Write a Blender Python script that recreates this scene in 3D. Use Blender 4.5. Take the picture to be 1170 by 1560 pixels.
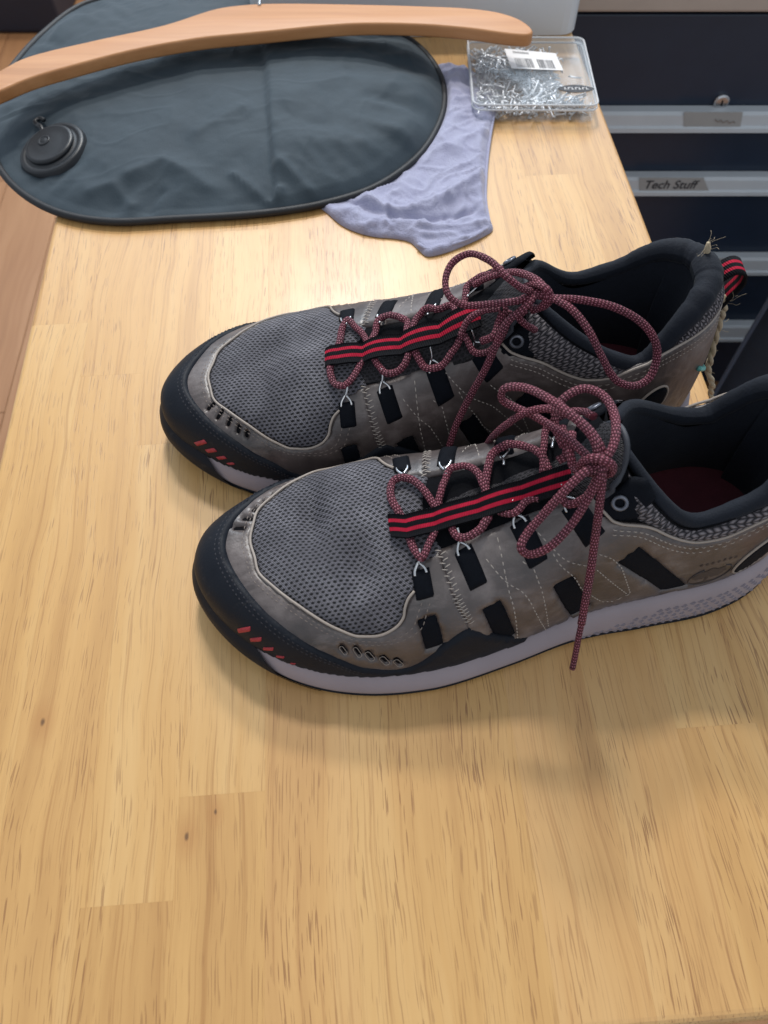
import bpy, bmesh, math, random
import numpy as np
from mathutils import Vector, Matrix
from mathutils.geometry import delaunay_2d_cdt

rng = random.Random(7)
NR = np.random.RandomState(11)
scene = bpy.context.scene
for o_ in list(bpy.data.objects): bpy.data.objects.remove(o_)
COL = scene.collection

# ------------------------------------------------------------------ camera (phone held about 39 cm above the table top)
FPX, CAM_H = 1176., .391                       # focal length in pixels of the 1170 px wide photograph, height over table
PITCH = math.atan(1915/FPX)                    # degrees below the horizon
cam = bpy.data.cameras.new('camera'); cam_o = bpy.data.objects.new('camera', cam); COL.objects.link(cam_o)
cam.sensor_fit = 'VERTICAL'; cam.sensor_height = 36; cam.lens = 36*FPX/1560
cam_o.location = (0, 0, CAM_H); cam_o.rotation_euler = (math.pi/2 - PITCH, 0, 0)
cam.clip_start = .02; cam.clip_end = 50
cam.dof.use_dof = True; cam.dof.focus_distance = .43; cam.dof.aperture_fstop = 36*FPX/1560/1000/(2*.0011)
scene.camera = cam_o

# ------------------------------------------------------------------ light: a window beyond the far end of the table, dim room around
world = bpy.data.worlds.new('World'); scene.world = world; world.use_nodes = True
bgn = world.node_tree.nodes['Background']
bgn.inputs[0].default_value = (.80, .89, 1.0, 1); bgn.inputs[1].default_value = .47

def area(name, loc, target, sx, sy, power, col):
    l = bpy.data.lights.new(name, 'AREA'); l.shape = 'RECTANGLE'; l.size = sx; l.size_y = sy; l.energy = power; l.color = col
    o = bpy.data.objects.new(name, l); COL.objects.link(o); o.location = loc
    o.rotation_euler = (Vector(target) - Vector(loc)).to_track_quat('-Z', 'Y').to_euler()
    return o
def from_dir(elev, azim, dist, tgt=(0, .22, 0)):          # azimuth 0 = straight beyond the table, positive to the right
    e, a = math.radians(elev), math.radians(azim)
    return (tgt[0] + dist*math.cos(e)*math.sin(a), tgt[1] + dist*math.cos(e)*math.cos(a), tgt[2] + dist*math.sin(e))
area('window_light_upper', from_dir(55, -6, 2.6), (0, .22, 0), .34, .20, 23, (1.0, .96, .90))
area('window_light_lower', from_dir(43, -3, 2.7), (0, .22, 0), .36, .20, 21, (1.0, .97, .93))
area('window_light_wide', from_dir(31, 0, 2.6), (0, .3, 0), 3.2, 1.0, 25, (.68, .84, 1.0))
area('room_light', (.3, -1.4, 1.9), (0, .3, 0), 1.4, 1.0, 4, (1.0, .95, .9))

scene.view_settings.view_transform = 'Standard'; scene.view_settings.look = 'None'
scene.view_settings.exposure = 0.33; scene.view_settings.gamma = 1

# ------------------------------------------------------------------ survey: photo position + height (or distance) -> point in the room
CF = np.array([0, math.cos(PITCH), -math.sin(PITCH)]); CU = np.array([0, math.sin(PITCH), math.cos(PITCH)])
def ray(x, y): return CF + np.array([1., 0, 0])*(x - 585)/FPX - CU*(y - 780)/FPX
def at(x, y, z=0.):
    d = ray(x, y); return np.array([0, 0, CAM_H]) + d*(z - CAM_H)/d[2]
def aty(x, y, Y):
    d = ray(x, y); return np.array([0, 0, CAM_H]) + d*Y/d[1]

# ------------------------------------------------------------------ mesh helpers
def mesh_data(name, V, F, uv=None, smooth=True):
    me = bpy.data.meshes.new(name)
    me.from_pydata([tuple(map(float, v)) for v in V], [], [tuple(int(i) for i in f) for f in F])
    if uv is not None:
        uv = np.asarray(uv, float)
        lay = me.uv_layers.new(name='UVMap')
        li = np.empty(len(me.loops), int); me.loops.foreach_get('vertex_index', li)
        lay.data.foreach_set('uv', uv[li].ravel())
    if smooth: me.polygons.foreach_set('use_smooth', [True]*len(me.polygons))
    me.update(); return me

def obj(name, me, mat=None, parent=None):
    o = bpy.data.objects.new(name, me); COL.objects.link(o)
    if mat is not None and me is not None:
        if not me.materials: me.materials.append(mat)
    if parent is not None: o.parent = parent
    return o

def tag(o, label=None, cat=None, group=None, kind=None):
    if label: o['label'] = label
    if cat: o['category'] = cat
    if group: o['group'] = group
    if kind: o['kind'] = kind
    return o

def empty(name, loc=(0, 0, 0), rz=0):
    o = bpy.data.objects.new(name, None); COL.objects.link(o); o.location = loc; o.rotation_euler = (0, 0, rz)
    o.empty_display_size = .02
    return o

class Geo:
    """collects vertices, faces and uvs"""
    def __init__(s): s.V = []; s.F = []; s.U = []
    def add(s, V, F, U=None):
        n = len(s.V); s.V += [tuple(v) for v in V]; s.F += [tuple(i + n for i in f) for f in F]
        s.U += [tuple(u) for u in U] if U is not None else [(v[0], v[1]) for v in V]
    def mesh(s, name, smooth=True): return mesh_data(name, s.V, s.F, s.U, smooth)

def grid_faces(nu, nv, cu=False, cv=False, off=0):
    F = []
    for i in range(nu if cu else nu - 1):
        for j in range(nv if cv else nv - 1):
            a = i*nv + j; b = i*nv + (j + 1) % nv; c = ((i + 1) % nu)*nv + (j + 1) % nv; d = ((i + 1) % nu)*nv + j
            F.append((a + off, d + off, c + off, b + off))
    return F

def tube(P, r, seg=10, closed=False, flat=1.0, cap=True):
    """sweep a circle (or ellipse) along points; returns V, F, UV (u round, v along, in metres)"""
    P = np.asarray(P, float); n = len(P)
    T = np.gradient(P, axis=0) if not closed else np.roll(P, -1, 0) - np.roll(P, 1, 0)
    T /= np.maximum(np.linalg.norm(T, axis=1, keepdims=True), 1e-12)
    r = np.broadcast_to(np.asarray(r, float), (n,))
    up = np.array([0, 0, 1.]) if abs(T[0][2]) < .9 else np.array([1., 0, 0])
    N = np.cross(up, T[0]); N /= np.linalg.norm(N); Ns = [N]
    for i in range(1, n):
        N = Ns[-1] - T[i]*(Ns[-1] @ T[i]); N /= max(np.linalg.norm(N), 1e-12); Ns.append(N)
    Ns = np.array(Ns); Bs = np.cross(T, Ns)
    if closed:                                   # spread the twist
        tw = math.atan2(Ns[0] @ Bs[-1], Ns[0] @ Ns[-1]); ang = tw*np.arange(n)/n
        Ns, Bs = Ns*np.cos(ang)[:, None] + Bs*np.sin(ang)[:, None], Bs*np.cos(ang)[:, None] - Ns*np.sin(ang)[:, None]
    L = np.r_[0, np.cumsum(np.linalg.norm(np.diff(P, axis=0), axis=1))]
    a = np.linspace(0, 2*math.pi, seg + 1)
    V = P[:, None] + r[:, None, None]*(np.cos(a)[None, :, None]*Ns[:, None] + flat*np.sin(a)[None, :, None]*Bs[:, None])
    U = np.stack([np.broadcast_to(a[None]/(2*math.pi), (n, seg + 1)), np.broadcast_to(L[:, None], (n, seg + 1))], -1)
    V = V.reshape(-1, 3); U = U.reshape(-1, 2); F = grid_faces(n, seg + 1, cu=closed)
    V = list(map(tuple, V)); U = list(map(tuple, U))
    if cap and not closed:
        for e, ring in ((0, 0), (n - 1, (n - 1)*(seg + 1))):
            k = len(V); V.append(tuple(P[e])); U.append((0, L[e]))
            for j in range(seg):
                f = (ring + j, ring + j + 1, k); F.append(f if e == 0 else f[::-1])
    return V, F, U

def inside(P, poly):
    x, y = P[:, 0], P[:, 1]; r = np.zeros(len(P), bool); n = len(poly)
    for i in range(n):
        x1, y1 = poly[i]; x2, y2 = poly[(i + 1) % n]
        if y1 == y2: continue
        c = (y1 > y) != (y2 > y)
        r ^= c & (x < (x2 - x1)*(y - y1)/(y2 - y1) + x1)
    return r

def dist_poly(P, poly):
    A = poly; B = np.roll(poly, -1, 0); d = np.full(len(P), 1e9)
    for a, b in zip(A, B):
        e = b - a; l = e @ e
        t = np.clip(((P - a) @ e)/max(l, 1e-12), 0, 1)
        q = P - (a + t[:, None]*e)
        d = np.minimum(d, (q*q).sum(1))
    return np.sqrt(d)

def fill2d(poly, step, holes=(), grid=None):
    """triangulate a polygon with inner points; returns points, triangles, boundary loops"""
    loops = [np.asarray(poly, float)] + [np.asarray(h, float) for h in holes]
    pts = np.vstack(loops); edges = []; k = 0; idx = []
    for L in loops:
        n = len(L); edges += [(k + i, k + (i + 1) % n) for i in range(n)]; idx.append(list(range(k, k + n))); k += n
    lo, hi = loops[0].min(0), loops[0].max(0); g = grid or step
    xs = np.arange(lo[0], hi[0], g); ys = np.arange(lo[1], hi[1], g*.9)
    G = np.array([(x + (.5*g if j % 2 else 0), y) for j, y in enumerate(ys) for x in xs])
    if len(G):
        m = inside(G, loops[0])
        for h in loops[1:]: m &= ~inside(G, h)
        G = G[m]
        if len(G):
            d = dist_poly(G, loops[0])
            for h in loops[1:]: d = np.minimum(d, dist_poly(G, h))
            G = G[d > .45*g]
    allp = np.vstack([pts, G]) if len(G) else pts
    ov, oe, of, *_ = delaunay_2d_cdt([Vector(p) for p in allp], edges, [], 0, 1e-7)
    P = np.array([tuple(v) for v in ov]); T = np.array([tuple(f) for f in of if len(f) == 3])
    c = P[T].mean(1); m = inside(c, loops[0])
    for h in loops[1:]: m &= ~inside(c, h)
    T = T[m]
    a, b, cc = P[T[:, 0]], P[T[:, 1]], P[T[:, 2]]
    flip = ((b - a)[:, 0]*(cc - a)[:, 1] - (b - a)[:, 1]*(cc - a)[:, 0]) < 0
    T[flip] = T[flip][:, ::-1]
    d = dist_poly(P, loops[0])
    for h in loops[1:]: d = np.minimum(d, 2.6*dist_poly(P, h))
    return P, T, d

def border(T):
    cnt = {}
    for f in T:
        for a, b in ((f[0], f[1]), (f[1], f[2]), (f[2], f[0])):
            cnt[(a, b)] = 1
    return [e for e in cnt if (e[1], e[0]) not in cnt]

def rbox(x0, x1, y0, y1, z0, z1, r=.002, seg=2):
    bm = bmesh.new(); bmesh.ops.create_cube(bm, size=1)
    bmesh.ops.scale(bm, vec=(x1-x0, y1-y0, z1-z0), verts=bm.verts)
    bmesh.ops.translate(bm, vec=((x0+x1)/2, (y0+y1)/2, (z0+z1)/2), verts=bm.verts)
    if r > 0: bmesh.ops.bevel(bm, geom=bm.edges[:], offset=r, segments=seg, profile=.5, affect='EDGES')
    me = bpy.data.meshes.new('box'); bm.to_mesh(me); bm.free()
    return me

def slab(poly2, z0, z1, r=.002, n=3):
    """prism over a polygon (ccw list of xy) with rounded upper and lower rims"""
    P = np.asarray(poly2, float)
    if ((P[:, 0]*np.roll(P[:, 1], -1) - np.roll(P[:, 0], -1)*P[:, 1]).sum()) < 0: P = P[::-1]
    t = np.roll(P, -1, 0) - np.roll(P, 1, 0); nn = np.stack([t[:, 1], -t[:, 0]], 1); nn /= np.linalg.norm(nn, axis=1, keepdims=True)
    rings = []
    for k in range(n + 1):
        a = math.pi/2*(k/n); rings.append((-r*(1 - math.sin(a)), z0 + r*(1 - math.cos(a))))
    for k in range(n + 1):
        a = math.pi/2*(k/n); rings.append((-r*(1 - math.cos(a)), z1 - r*(1 - math.sin(a))))
    V = []; N = len(P)
    for o, z in rings: V += [(x, y, z) for x, y in P + nn*o]
    F = []
    for k in range(len(rings) - 1):
        for i in range(N): F.append((k*N + i, k*N + (i+1) % N, (k+1)*N + (i+1) % N, (k+1)*N + i))
    F.append(tuple(range(N))[::-1]); F.append(tuple((len(rings)-1)*N + i for i in range(N)))
    return V, F

def noise2(x, y, seed=0, oct=3):
    """cheap smooth value noise for arrays"""
    out = np.zeros_like(x, float); amp = 1.
    for o in range(oct):
        r = np.random.RandomState(seed + o).rand(64, 64)
        xi = np.floor(x).astype(int); yi = np.floor(y).astype(int); fx = x - xi; fy = y - yi
        fx = fx*fx*(3 - 2*fx); fy = fy*fy*(3 - 2*fy)
        g = lambda i, j: r[i % 64, j % 64]
        out += amp*(g(xi, yi)*(1-fx)*(1-fy) + g(xi+1, yi)*fx*(1-fy) + g(xi, yi+1)*(1-fx)*fy + g(xi+1, yi+1)*fx*fy - .5)
        x = x*2.03 + 5.3; y = y*2.03 + 1.7; amp *= .5
    return out
# ------------------------------------------------------------------ materials (procedural)
class NT:
    def __init__(s, name):
        s.m = bpy.data.materials.new(name); s.m.use_nodes = True; s.t = s.m.node_tree; s.b = s.t.nodes['Principled BSDF']
    def n(s, kind, **kw):
        nd = s.t.nodes.new(kind)
        for k, v in kw.items():
            if k.startswith('i_'):
                key = k[2:]; key = int(key) if key.isdigit() else key.replace('_', ' ')
                s.set(nd.inputs[key], v)
            else: setattr(nd, k, v)
        return nd
    def set(s, sock, v):
        if isinstance(v, bpy.types.NodeSocket): s.t.links.new(v, sock)
        elif isinstance(v, bpy.types.Node): s.t.links.new(v.outputs[0], sock)
        else: sock.default_value = v
    def math(s, op, a, b=0., c=0.):
        nd = s.n('ShaderNodeMath', operation=op)
        for i, v in enumerate((a, b, c)): s.set(nd.inputs[i], v)
        return nd.outputs[0]
    def mix(s, f, a, b, mode='MIX'):
        nd = s.n('ShaderNodeMix', data_type='RGBA', blend_type=mode)
        s.set(nd.inputs[0], f); s.set(nd.inputs[6], a); s.set(nd.inputs[7], b)
        return nd.outputs[2]
    def ramp(s, f, stops):
        nd = s.n('ShaderNodeValToRGB'); s.set(nd.inputs[0], f); el = nd.color_ramp.elements
        while len(el) < len(stops): el.new(.5)
        for e, (p, c) in zip(el, stops): e.position = p; e.color = c if len(c) == 4 else (*c, 1)
        return nd.outputs[0]
    def coord(s, which='Object'): return s.n('ShaderNodeTexCoord').outputs[which]
    def mapping(s, v, scale=(1, 1, 1), loc=(0, 0, 0), rot=(0, 0, 0)):
        nd = s.n('ShaderNodeMapping'); s.set(nd.inputs[0], v); nd.inputs[1].default_value = loc; nd.inputs[2].default_value = rot; nd.inputs[3].default_value = scale
        return nd.outputs[0]
    def noise(s, v, scale, detail=4, rough=.55, out='Fac'):
        nd = s.n('ShaderNodeTexNoise'); s.set(nd.inputs['Vector'], v); nd.inputs['Scale'].default_value = scale
        nd.inputs['Detail'].default_value = detail; nd.inputs['Roughness'].default_value = rough
        return nd.outputs[0 if out == 'Fac' else 1]
    def voro(s, v, scale, feature='F1', out='Distance'):
        nd = s.n('ShaderNodeTexVoronoi', feature=feature); s.set(nd.inputs['Vector'], v); nd.inputs['Scale'].default_value = scale
        return nd.outputs[out]
    def bump(s, h, strength=.5, dist=.001, prev=None):
        nd = s.n('ShaderNodeBump'); nd.inputs['Strength'].default_value = strength; nd.inputs['Distance'].default_value = dist
        s.set(nd.inputs['Height'], h)
        if prev is not None: s.set(nd.inputs['Normal'], prev)
        return nd.outputs[0]
    def fin(s, color=None, rough=None, normal=None, metal=None, **kw):
        if color is not None: s.set(s.b.inputs['Base Color'], color if isinstance(color, (bpy.types.NodeSocket,)) else (*color, 1))
        if rough is not None: s.set(s.b.inputs['Roughness'], rough)
        if metal is not None: s.set(s.b.inputs['Metallic'], metal)
        if normal is not None: s.set(s.b.inputs['Normal'], normal)
        for k, v in kw.items(): s.set(s.b.inputs[k.replace('_', ' ')], v)
        return s.m
    def sep(s, v):
        nd = s.n('ShaderNodeSeparateXYZ'); s.set(nd.inputs[0], v); return nd.outputs

def rgb(h):
    c = [int(h[i:i+2], 16)/255 for i in (0, 2, 4)]
    return tuple(x/12.92 if x <= .04045 else ((x + .055)/1.055)**2.4 for x in c)

M = {}
def simple(name, col, rough=.5, metal=0., bump=0., bscale=400., var=.0, **kw):
    t = NT(name); v = t.coord('Object')
    c = col; nrm = None
    if var:
        f = t.noise(v, bscale*.12, 5)
        c = t.mix(f, tuple(x*(1 - var) for x in col) + (1,), tuple(min(1, x*(1 + var)) for x in col) + (1,))
    if bump: nrm = t.bump(t.noise(v, bscale, 4), bump, .0006)
    M[name] = t.fin(c, rough, nrm, metal, **kw); return M[name]

KNOTS = [(-.0878, .0675, .0015), (-.1643, .1277, .0017), (-.0749, .0775, .0011)]
def wood_mat(name, light, mid, dark, grain_axis='y', rough=.41, dens=1.0, pores=True, coat=.24):
    t = NT(name); oi = t.n('ShaderNodeObjectInfo').outputs['Random']
    v = t.coord('Object')
    shift = t.n('ShaderNodeCombineXYZ'); t.set(shift.inputs[0], t.math('MULTIPLY', oi, 37.)); t.set(shift.inputs[1], t.math('MULTIPLY', oi, 53.)); t.set(shift.inputs[2], t.math('MULTIPLY', oi, 11.))
    va = t.n('ShaderNodeVectorMath', operation='ADD'); t.set(va.inputs[0], v); t.set(va.inputs[1], shift)
    v = va.outputs[0]
    sx, sy = (1, .05) if grain_axis == 'y' else (.05, 1)
    # slow wander of the grain
    wv = t.noise(t.mapping(v, (6, 6, 6)), 1.0, 2, out='Color')
    vm = t.n('ShaderNodeVectorMath', operation='MULTIPLY_ADD'); t.set(vm.inputs[0], wv); vm.inputs[1].default_value = (.022, .022, 0) ; t.set(vm.inputs[2], v)
    vw = vm.outputs[0]
    bands = t.noise(t.mapping(vw, (sx, sy, 1)), 70*dens, 3, .6)
    fine = t.noise(t.mapping(vw, (sx, sy*.5, 1)), 420*dens, 3, .7)
    broad = t.noise(t.mapping(vw, (sx, sy*2, 1)), 16*dens, 2)
    tone = t.math('ADD', t.math('MULTIPLY', bands, .55), t.math('MULTIPLY', broad, .45))
    tone = t.math('ADD', tone, t.math('MULTIPLY', t.math('SUBTRACT', oi, .5), .10))
    col = t.ramp(tone, [(.25, dark), (.50, mid), (.74, light)])
    col = t.mix(t.math('MULTIPLY', fine, .22), col, (*[c*.72 for c in mid], 1), 'MIX')
    h = fine
    if pores:
        pv = t.mapping(vw, (sx*1.0, sy*.75, 1))
        p = t.noise(pv, 1350*dens, 1, .5)
        ln = t.noise(t.mapping(vw, (sx, sy*.22, 1)), 520*dens, 2, .6)
        lf = t.math('MULTIPLY', t.ramp(ln, [(.56, (0, 0, 0)), (.68, (1, 1, 1))]), .36)
        col = t.mix(lf, col, (*rgb('93602f'), 1))
        red = t.math('FRACT', t.math('MULTIPLY', oi, 7.31)); rf = t.math('MULTIPLY', t.math('MULTIPLY', red, red), .20)
        col = t.mix(rf, col, (*rgb('c8976a'), 1))
        region = t.ramp(t.noise(t.mapping(v, (sx*1.3, sy*4, 1)), 30*dens, 2), [(.42, (0, 0, 0)), (.66, (1, 1, 1))])
        pm = t.ramp(p, [(.60, (0, 0, 0)), (.66, (1, 1, 1))])
        pf = t.math('MULTIPLY', t.math('MULTIPLY', pm, t.math('ADD', region, .35)), .50)
        col = t.mix(pf, col, (*rgb('7c4f2c'), 1))
        h = t.math('SUBTRACT', t.math('MULTIPLY', fine, .4), t.math('MULTIPLY', pf, .8))
        for kx, ky, kr in KNOTS:
            kv = t.n('ShaderNodeVectorMath', operation='SUBTRACT'); t.set(kv.inputs[0], t.coord('Object')); kv.inputs[1].default_value = (kx, ky, 0)
            wob = t.n('ShaderNodeVectorMath', operation='MULTIPLY_ADD'); t.set(wob.inputs[0], t.noise(t.coord('Object'), 160, 3, out='Color')); wob.inputs[1].default_value = (kr*.8, kr*.8, 0); t.set(wob.inputs[2], kv.outputs[0])
            def dist_(sc):
                mp = t.n('ShaderNodeVectorMath', operation='MULTIPLY'); t.set(mp.inputs[0], wob.outputs[0]); mp.inputs[1].default_value = sc
                ln = t.n('ShaderNodeVectorMath', operation='LENGTH'); t.set(ln.inputs[0], mp.outputs[0]); return ln.outputs['Value']
            col = t.mix(t.math('MULTIPLY', t.ramp(dist_((1/(kr*5), 1/(kr*9), 0)), [(.15, (1, 1, 1)), (1., (0, 0, 0))]), .45), col, (*rgb('a8733f'), 1))
            col = t.mix(t.ramp(dist_((1.15/kr, .62/kr, 0)), [(.35, (.75, .75, .75)), (1., (0, 0, 0))]), col, (*rgb('4a2f1c'), 1))
    smud = t.noise(t.coord('Object'), 14, 4, .6)
    rr = t.math('ADD', rough - .07, t.math('MULTIPLY', smud, .16))
    M[name] = t.fin(col, rr, t.bump(h, .25, .0004), Coat_Weight=coat, Coat_Roughness=.27)
    return M[name]

wood_mat('table_wood', rgb('dab379'), rgb('cda063'), rgb('ad7e48'))
wood_mat('floor_wood', rgb('b98c64'), rgb('a0724c'), rgb('80573a'), rough=.42, dens=.6, pores=False, coat=.1)
wood_mat('hanger_wood', rgb('c48e5e'), rgb('b27b4b'), rgb('96653a'), 'x', rough=.50, dens=1.4, pores=False, coat=.04)

def leather(name, base, dark, pale):
    t = NT(name); v = t.coord('Object')
    n1 = t.noise(v, 38, 5, .6); n2 = t.noise(t.mapping(v, (1, 1, 2.2)), 150, 4, .65)
    c = t.ramp(n1, [(.30, dark), (.52, base), (.74, pale)])
    sc = t.ramp(t.noise(t.mapping(v, (30, 150, 90)), 1, 5, .7), [(.54, (0, 0, 0)), (.72, (1, 1, 1))])
    c = t.mix(t.math('MULTIPLY', sc, .45), c, (*pale, 1))
    c = t.mix(t.math('MULTIPLY', n2, .25), c, (*dark, 1))
    cells = t.voro(v, 900); h = t.math('ADD', t.math('MULTIPLY', cells, .35), t.math('MULTIPLY', n2, .9))
    r = t.math('ADD', .31, t.math('MULTIPLY', n1, .26))
    M[name] = t.fin(c, r, t.bump(h, .30, .0005), Specular_IOR_Level=.85)
leather('leather', rgb('544a48'), rgb('342d2c'), rgb('857b78'))

def weave_holes(name, dark, mid, pale, pitch=.0029, rough=.72):
    """open knit in pattern space (uv, metres): staggered rows of round holes between raised yarn"""
    t = NT(name); uv = t.coord('UV'); wob = t.noise(uv, 130, 2, out='Color')
    vm = t.n('ShaderNodeVectorMath', operation='MULTIPLY_ADD'); t.set(vm.inputs[0], wob); vm.inputs[1].default_value = (pitch*.5,)*3; t.set(vm.inputs[2], uv)
    s = t.sep(vm.outputs[0]); u = t.math('DIVIDE', s[0], pitch); w = t.math('DIVIDE', s[1], pitch*.62)
    row = t.math('FLOOR', w); fw = t.math('SUBTRACT', w, row); par = t.math('MODULO', t.math('ABSOLUTE', row), 2.)
    fu_ = t.math('FRACT', t.math('ADD', u, t.math('MULTIPLY', par, .5)))
    a = t.math('SINE', t.math('MULTIPLY', fu_, math.pi)); b = t.math('SINE', t.math('MULTIPLY', fw, math.pi))
    hole = t.ramp(t.math('MULTIPLY', a, b), [(.44, (0, 0, 0)), (.76, (1, 1, 1))])
    yarn = t.math('SINE', t.math('MULTIPLY', t.math('ADD', t.math('MULTIPLY', fu_, 3.), t.math('MULTIPLY', fw, 1.5)), 2*math.pi))
    grain = t.noise(uv, 2400, 2); lo = t.noise(uv, 38, 4, .6)
    tone = t.math('ADD', t.math('ADD', t.math('MULTIPLY', yarn, .10), t.math('MULTIPLY', grain, .5)), t.math('MULTIPLY', lo, .55))
    c = t.ramp(tone, [(.30, [x*.6 for x in mid]), (.55, mid), (.85, pale)])
    c = t.mix(hole, c, (*dark, 1))
    h = t.math('ADD', t.math('SUBTRACT', 1., hole), t.math('MULTIPLY', yarn, .16))
    M[name] = t.fin(c, rough, t.bump(h, .9, pitch*.30))

def weave(name, dark, mid, pale, pitch=.0021, rough=.75, strength=.9, chevron=False):
    """knitted cells in pattern (uv, metres): rows of slanted stitches with holes between"""
    t = NT(name); uv = t.coord('UV'); wob = t.noise(t.mapping(uv, (1, 1, 1)), 260, 2, out='Color')
    vm = t.n('ShaderNodeVectorMath', operation='MULTIPLY_ADD'); t.set(vm.inputs[0], wob); vm.inputs[1].default_value = (pitch*.25,)*3; t.set(vm.inputs[2], uv)
    s = t.sep(vm.outputs[0]); u = t.math('DIVIDE', s[0], pitch); w = t.math('DIVIDE', s[1], pitch*.62)
    row = t.math('FLOOR', w); fw = t.math('SUBTRACT', w, row)
    par = t.math('MODULO', t.math('ABSOLUTE', row), 2.)
    slant = t.math('MULTIPLY', t.math('SUBTRACT', t.math('MULTIPLY', par, 2.), 1.), .55 if chevron else .38)
    uu = t.math('ADD', t.math('ADD', u, t.math('MULTIPLY', par, .5)), t.math('MULTIPLY', fw, slant))
    fu_ = t.math('FRACT', uu)
    a = t.math('SINE', t.math('MULTIPLY', fu_, math.pi)); b = t.math('SINE', t.math('MULTIPLY', fw, math.pi))
    h = t.math('MULTIPLY', t.math('POWER', a, .8), t.math('POWER', b, .55))
    grain = t.noise(t.mapping(uv, (1, 1, 1)), 2600, 2)
    lo = t.noise(uv, 42, 3)
    c = t.ramp(t.math('ADD', h, t.math('MULTIPLY', t.math('SUBTRACT', lo, .5), .30)), [(.18, dark), (.55, mid), (.95, pale)])
    M[name] = t.fin(c, rough, t.bump(t.math('ADD', h, t.math('MULTIPLY', grain, .25)), strength, pitch*.42))
weave_holes('vamp_mesh', rgb('0a0b10'), rgb('5c5a62'), rgb('a5a3aa'), .0031)
weave('collar_mesh', rgb('1c1b21'), rgb('575257'), rgb('827b7e'), .0034, chevron=True)
weave_holes('tongue_mesh', rgb('0f0f14'), rgb('262329'), rgb('423c42'), .0026)

def lace_mat():
    t = NT('lace'); s = t.sep(t.coord('UV'))
    nround = 10.; pitch = .00165
    u = t.math('MULTIPLY', s[0], nround); w = t.math('DIVIDE', s[1], pitch)
    row = t.math('FLOOR', w); fw = t.math('SUBTRACT', w, row); par = t.math('MODULO', t.math('ABSOLUTE', row), 2.)
    fu_ = t.math('FRACT', t.math('ADD', u, t.math('MULTIPLY', par, .5)))
    a = t.math('SINE', t.math('MULTIPLY', fu_, math.pi)); b = t.math('SINE', t.math('MULTIPLY', fw, math.pi))
    dot = t.math('MULTIPLY', a, b)
    nz = t.noise(t.coord('Object'), 120, 2)
    red = t.mix(nz, (*rgb('380618'), 1), (*rgb('780c2d'), 1))
    c = t.mix(t.ramp(dot, [(.74, (0, 0, 0)), (.90, (1, 1, 1))]), red, (*rgb('b37a88'), 1))
    c = t.mix(t.ramp(dot, [(.02, (1, 1, 1)), (.28, (0, 0, 0))]), c, (*rgb('1b1016'), 1))
    M['lace'] = t.fin(c, .7, t.bump(dot, .8, .0006))
lace_mat()

def stripe_mat():
    """black webbing with two red stripes; u runs across (0..1), v along in metres"""
    t = NT('striped_webbing'); s = t.sep(t.coord('UV'))
    d = t.math('ABSOLUTE', t.math('SUBTRACT', t.math('ABSOLUTE', t.math('SUBTRACT', s[0], .5)), .19))
    f = t.ramp(d, [(.066, (1, 1, 1)), (.09, (0, 0, 0))])
    tw = t.math('SINE', t.math('MULTIPLY', t.math('ADD', s[1], t.math('MULTIPLY', s[0], .004)), 2*math.pi/.0011))
    nz = t.noise(t.coord('Object'), 300, 3)
    red = t.mix(nz, (*rgb('8c1229'), 1), (*rgb('bc213d'), 1))
    c = t.mix(f, (*rgb('0b0b10'), 1), red)
    M['striped_webbing'] = t.fin(c, .75, t.bump(tw, .5, .0004), Specular_IOR_Level=.12)
stripe_mat()

def rubber():
    t = NT('rubber'); v = t.coord('Object'); n1 = t.noise(v, 60, 5, .65); sc = t.noise(t.mapping(v, (40, 160, 120)), 1, 5, .7)
    c = t.mix(n1, (*rgb('14171e'), 1), (*rgb('1f232b'), 1))
    c = t.mix(t.math('MULTIPLY', t.ramp(sc, [(.60, (0, 0, 0)), (.78, (1, 1, 1))]), .22), c, (*rgb('6a6560'), 1))
    M['rubber'] = t.fin(c, t.math('ADD', .42, t.math('MULTIPLY', n1, .22)), t.bump(t.noise(v, 700, 4), .25, .0006), Specular_IOR_Level=.14)
rubber()
simple('midsole_foam', rgb('93888d'), .58, bump=.2, bscale=260, var=.16)
simple('midsole_mark', rgb('746c74'), .65)
simple('black_webbing', rgb('0e1118'), .75, bump=.5, bscale=1500, var=.3, Specular_IOR_Level=.10)
simple('lining', rgb('131822'), .8, bump=.5, bscale=900, var=.3, Sheen_Weight=.04, Specular_IOR_Level=.25)
simple('base_fabric', rgb('08090e'), .9, bump=.4, bscale=900, Specular_IOR_Level=.15)
simple('insole_red', rgb('4a1420'), .85, bump=.4, bscale=800, var=.3)
simple('red_mark', rgb('a02a34'), .55, bump=.2)
simple('thread', rgb('a39a92'), .75)
simple('stitch_tan', rgb('7d726b'), .75)
simple('dark_thread', rgb('2c2c33'), .75)
simple('piping_leather', rgb('9a8f86'), .55, bump=.2)
simple('emblem', rgb('3b3332'), .55, bump=.3)
simple('metal', (.62, .62, .63), .24, 1.0)
simple('grey_eyelet', rgb('6c6f78'), .35, .7)
simple('tongue_edge', rgb('2c2f38'), .6, bump=.2)
simple('teal', rgb('5fa79f'), .45)
simple('twine', rgb('a3947c'), .85, bump=.6, bscale=1200, var=.3)
simple('aglet', rgb('3a1a24'), .3)
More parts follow.
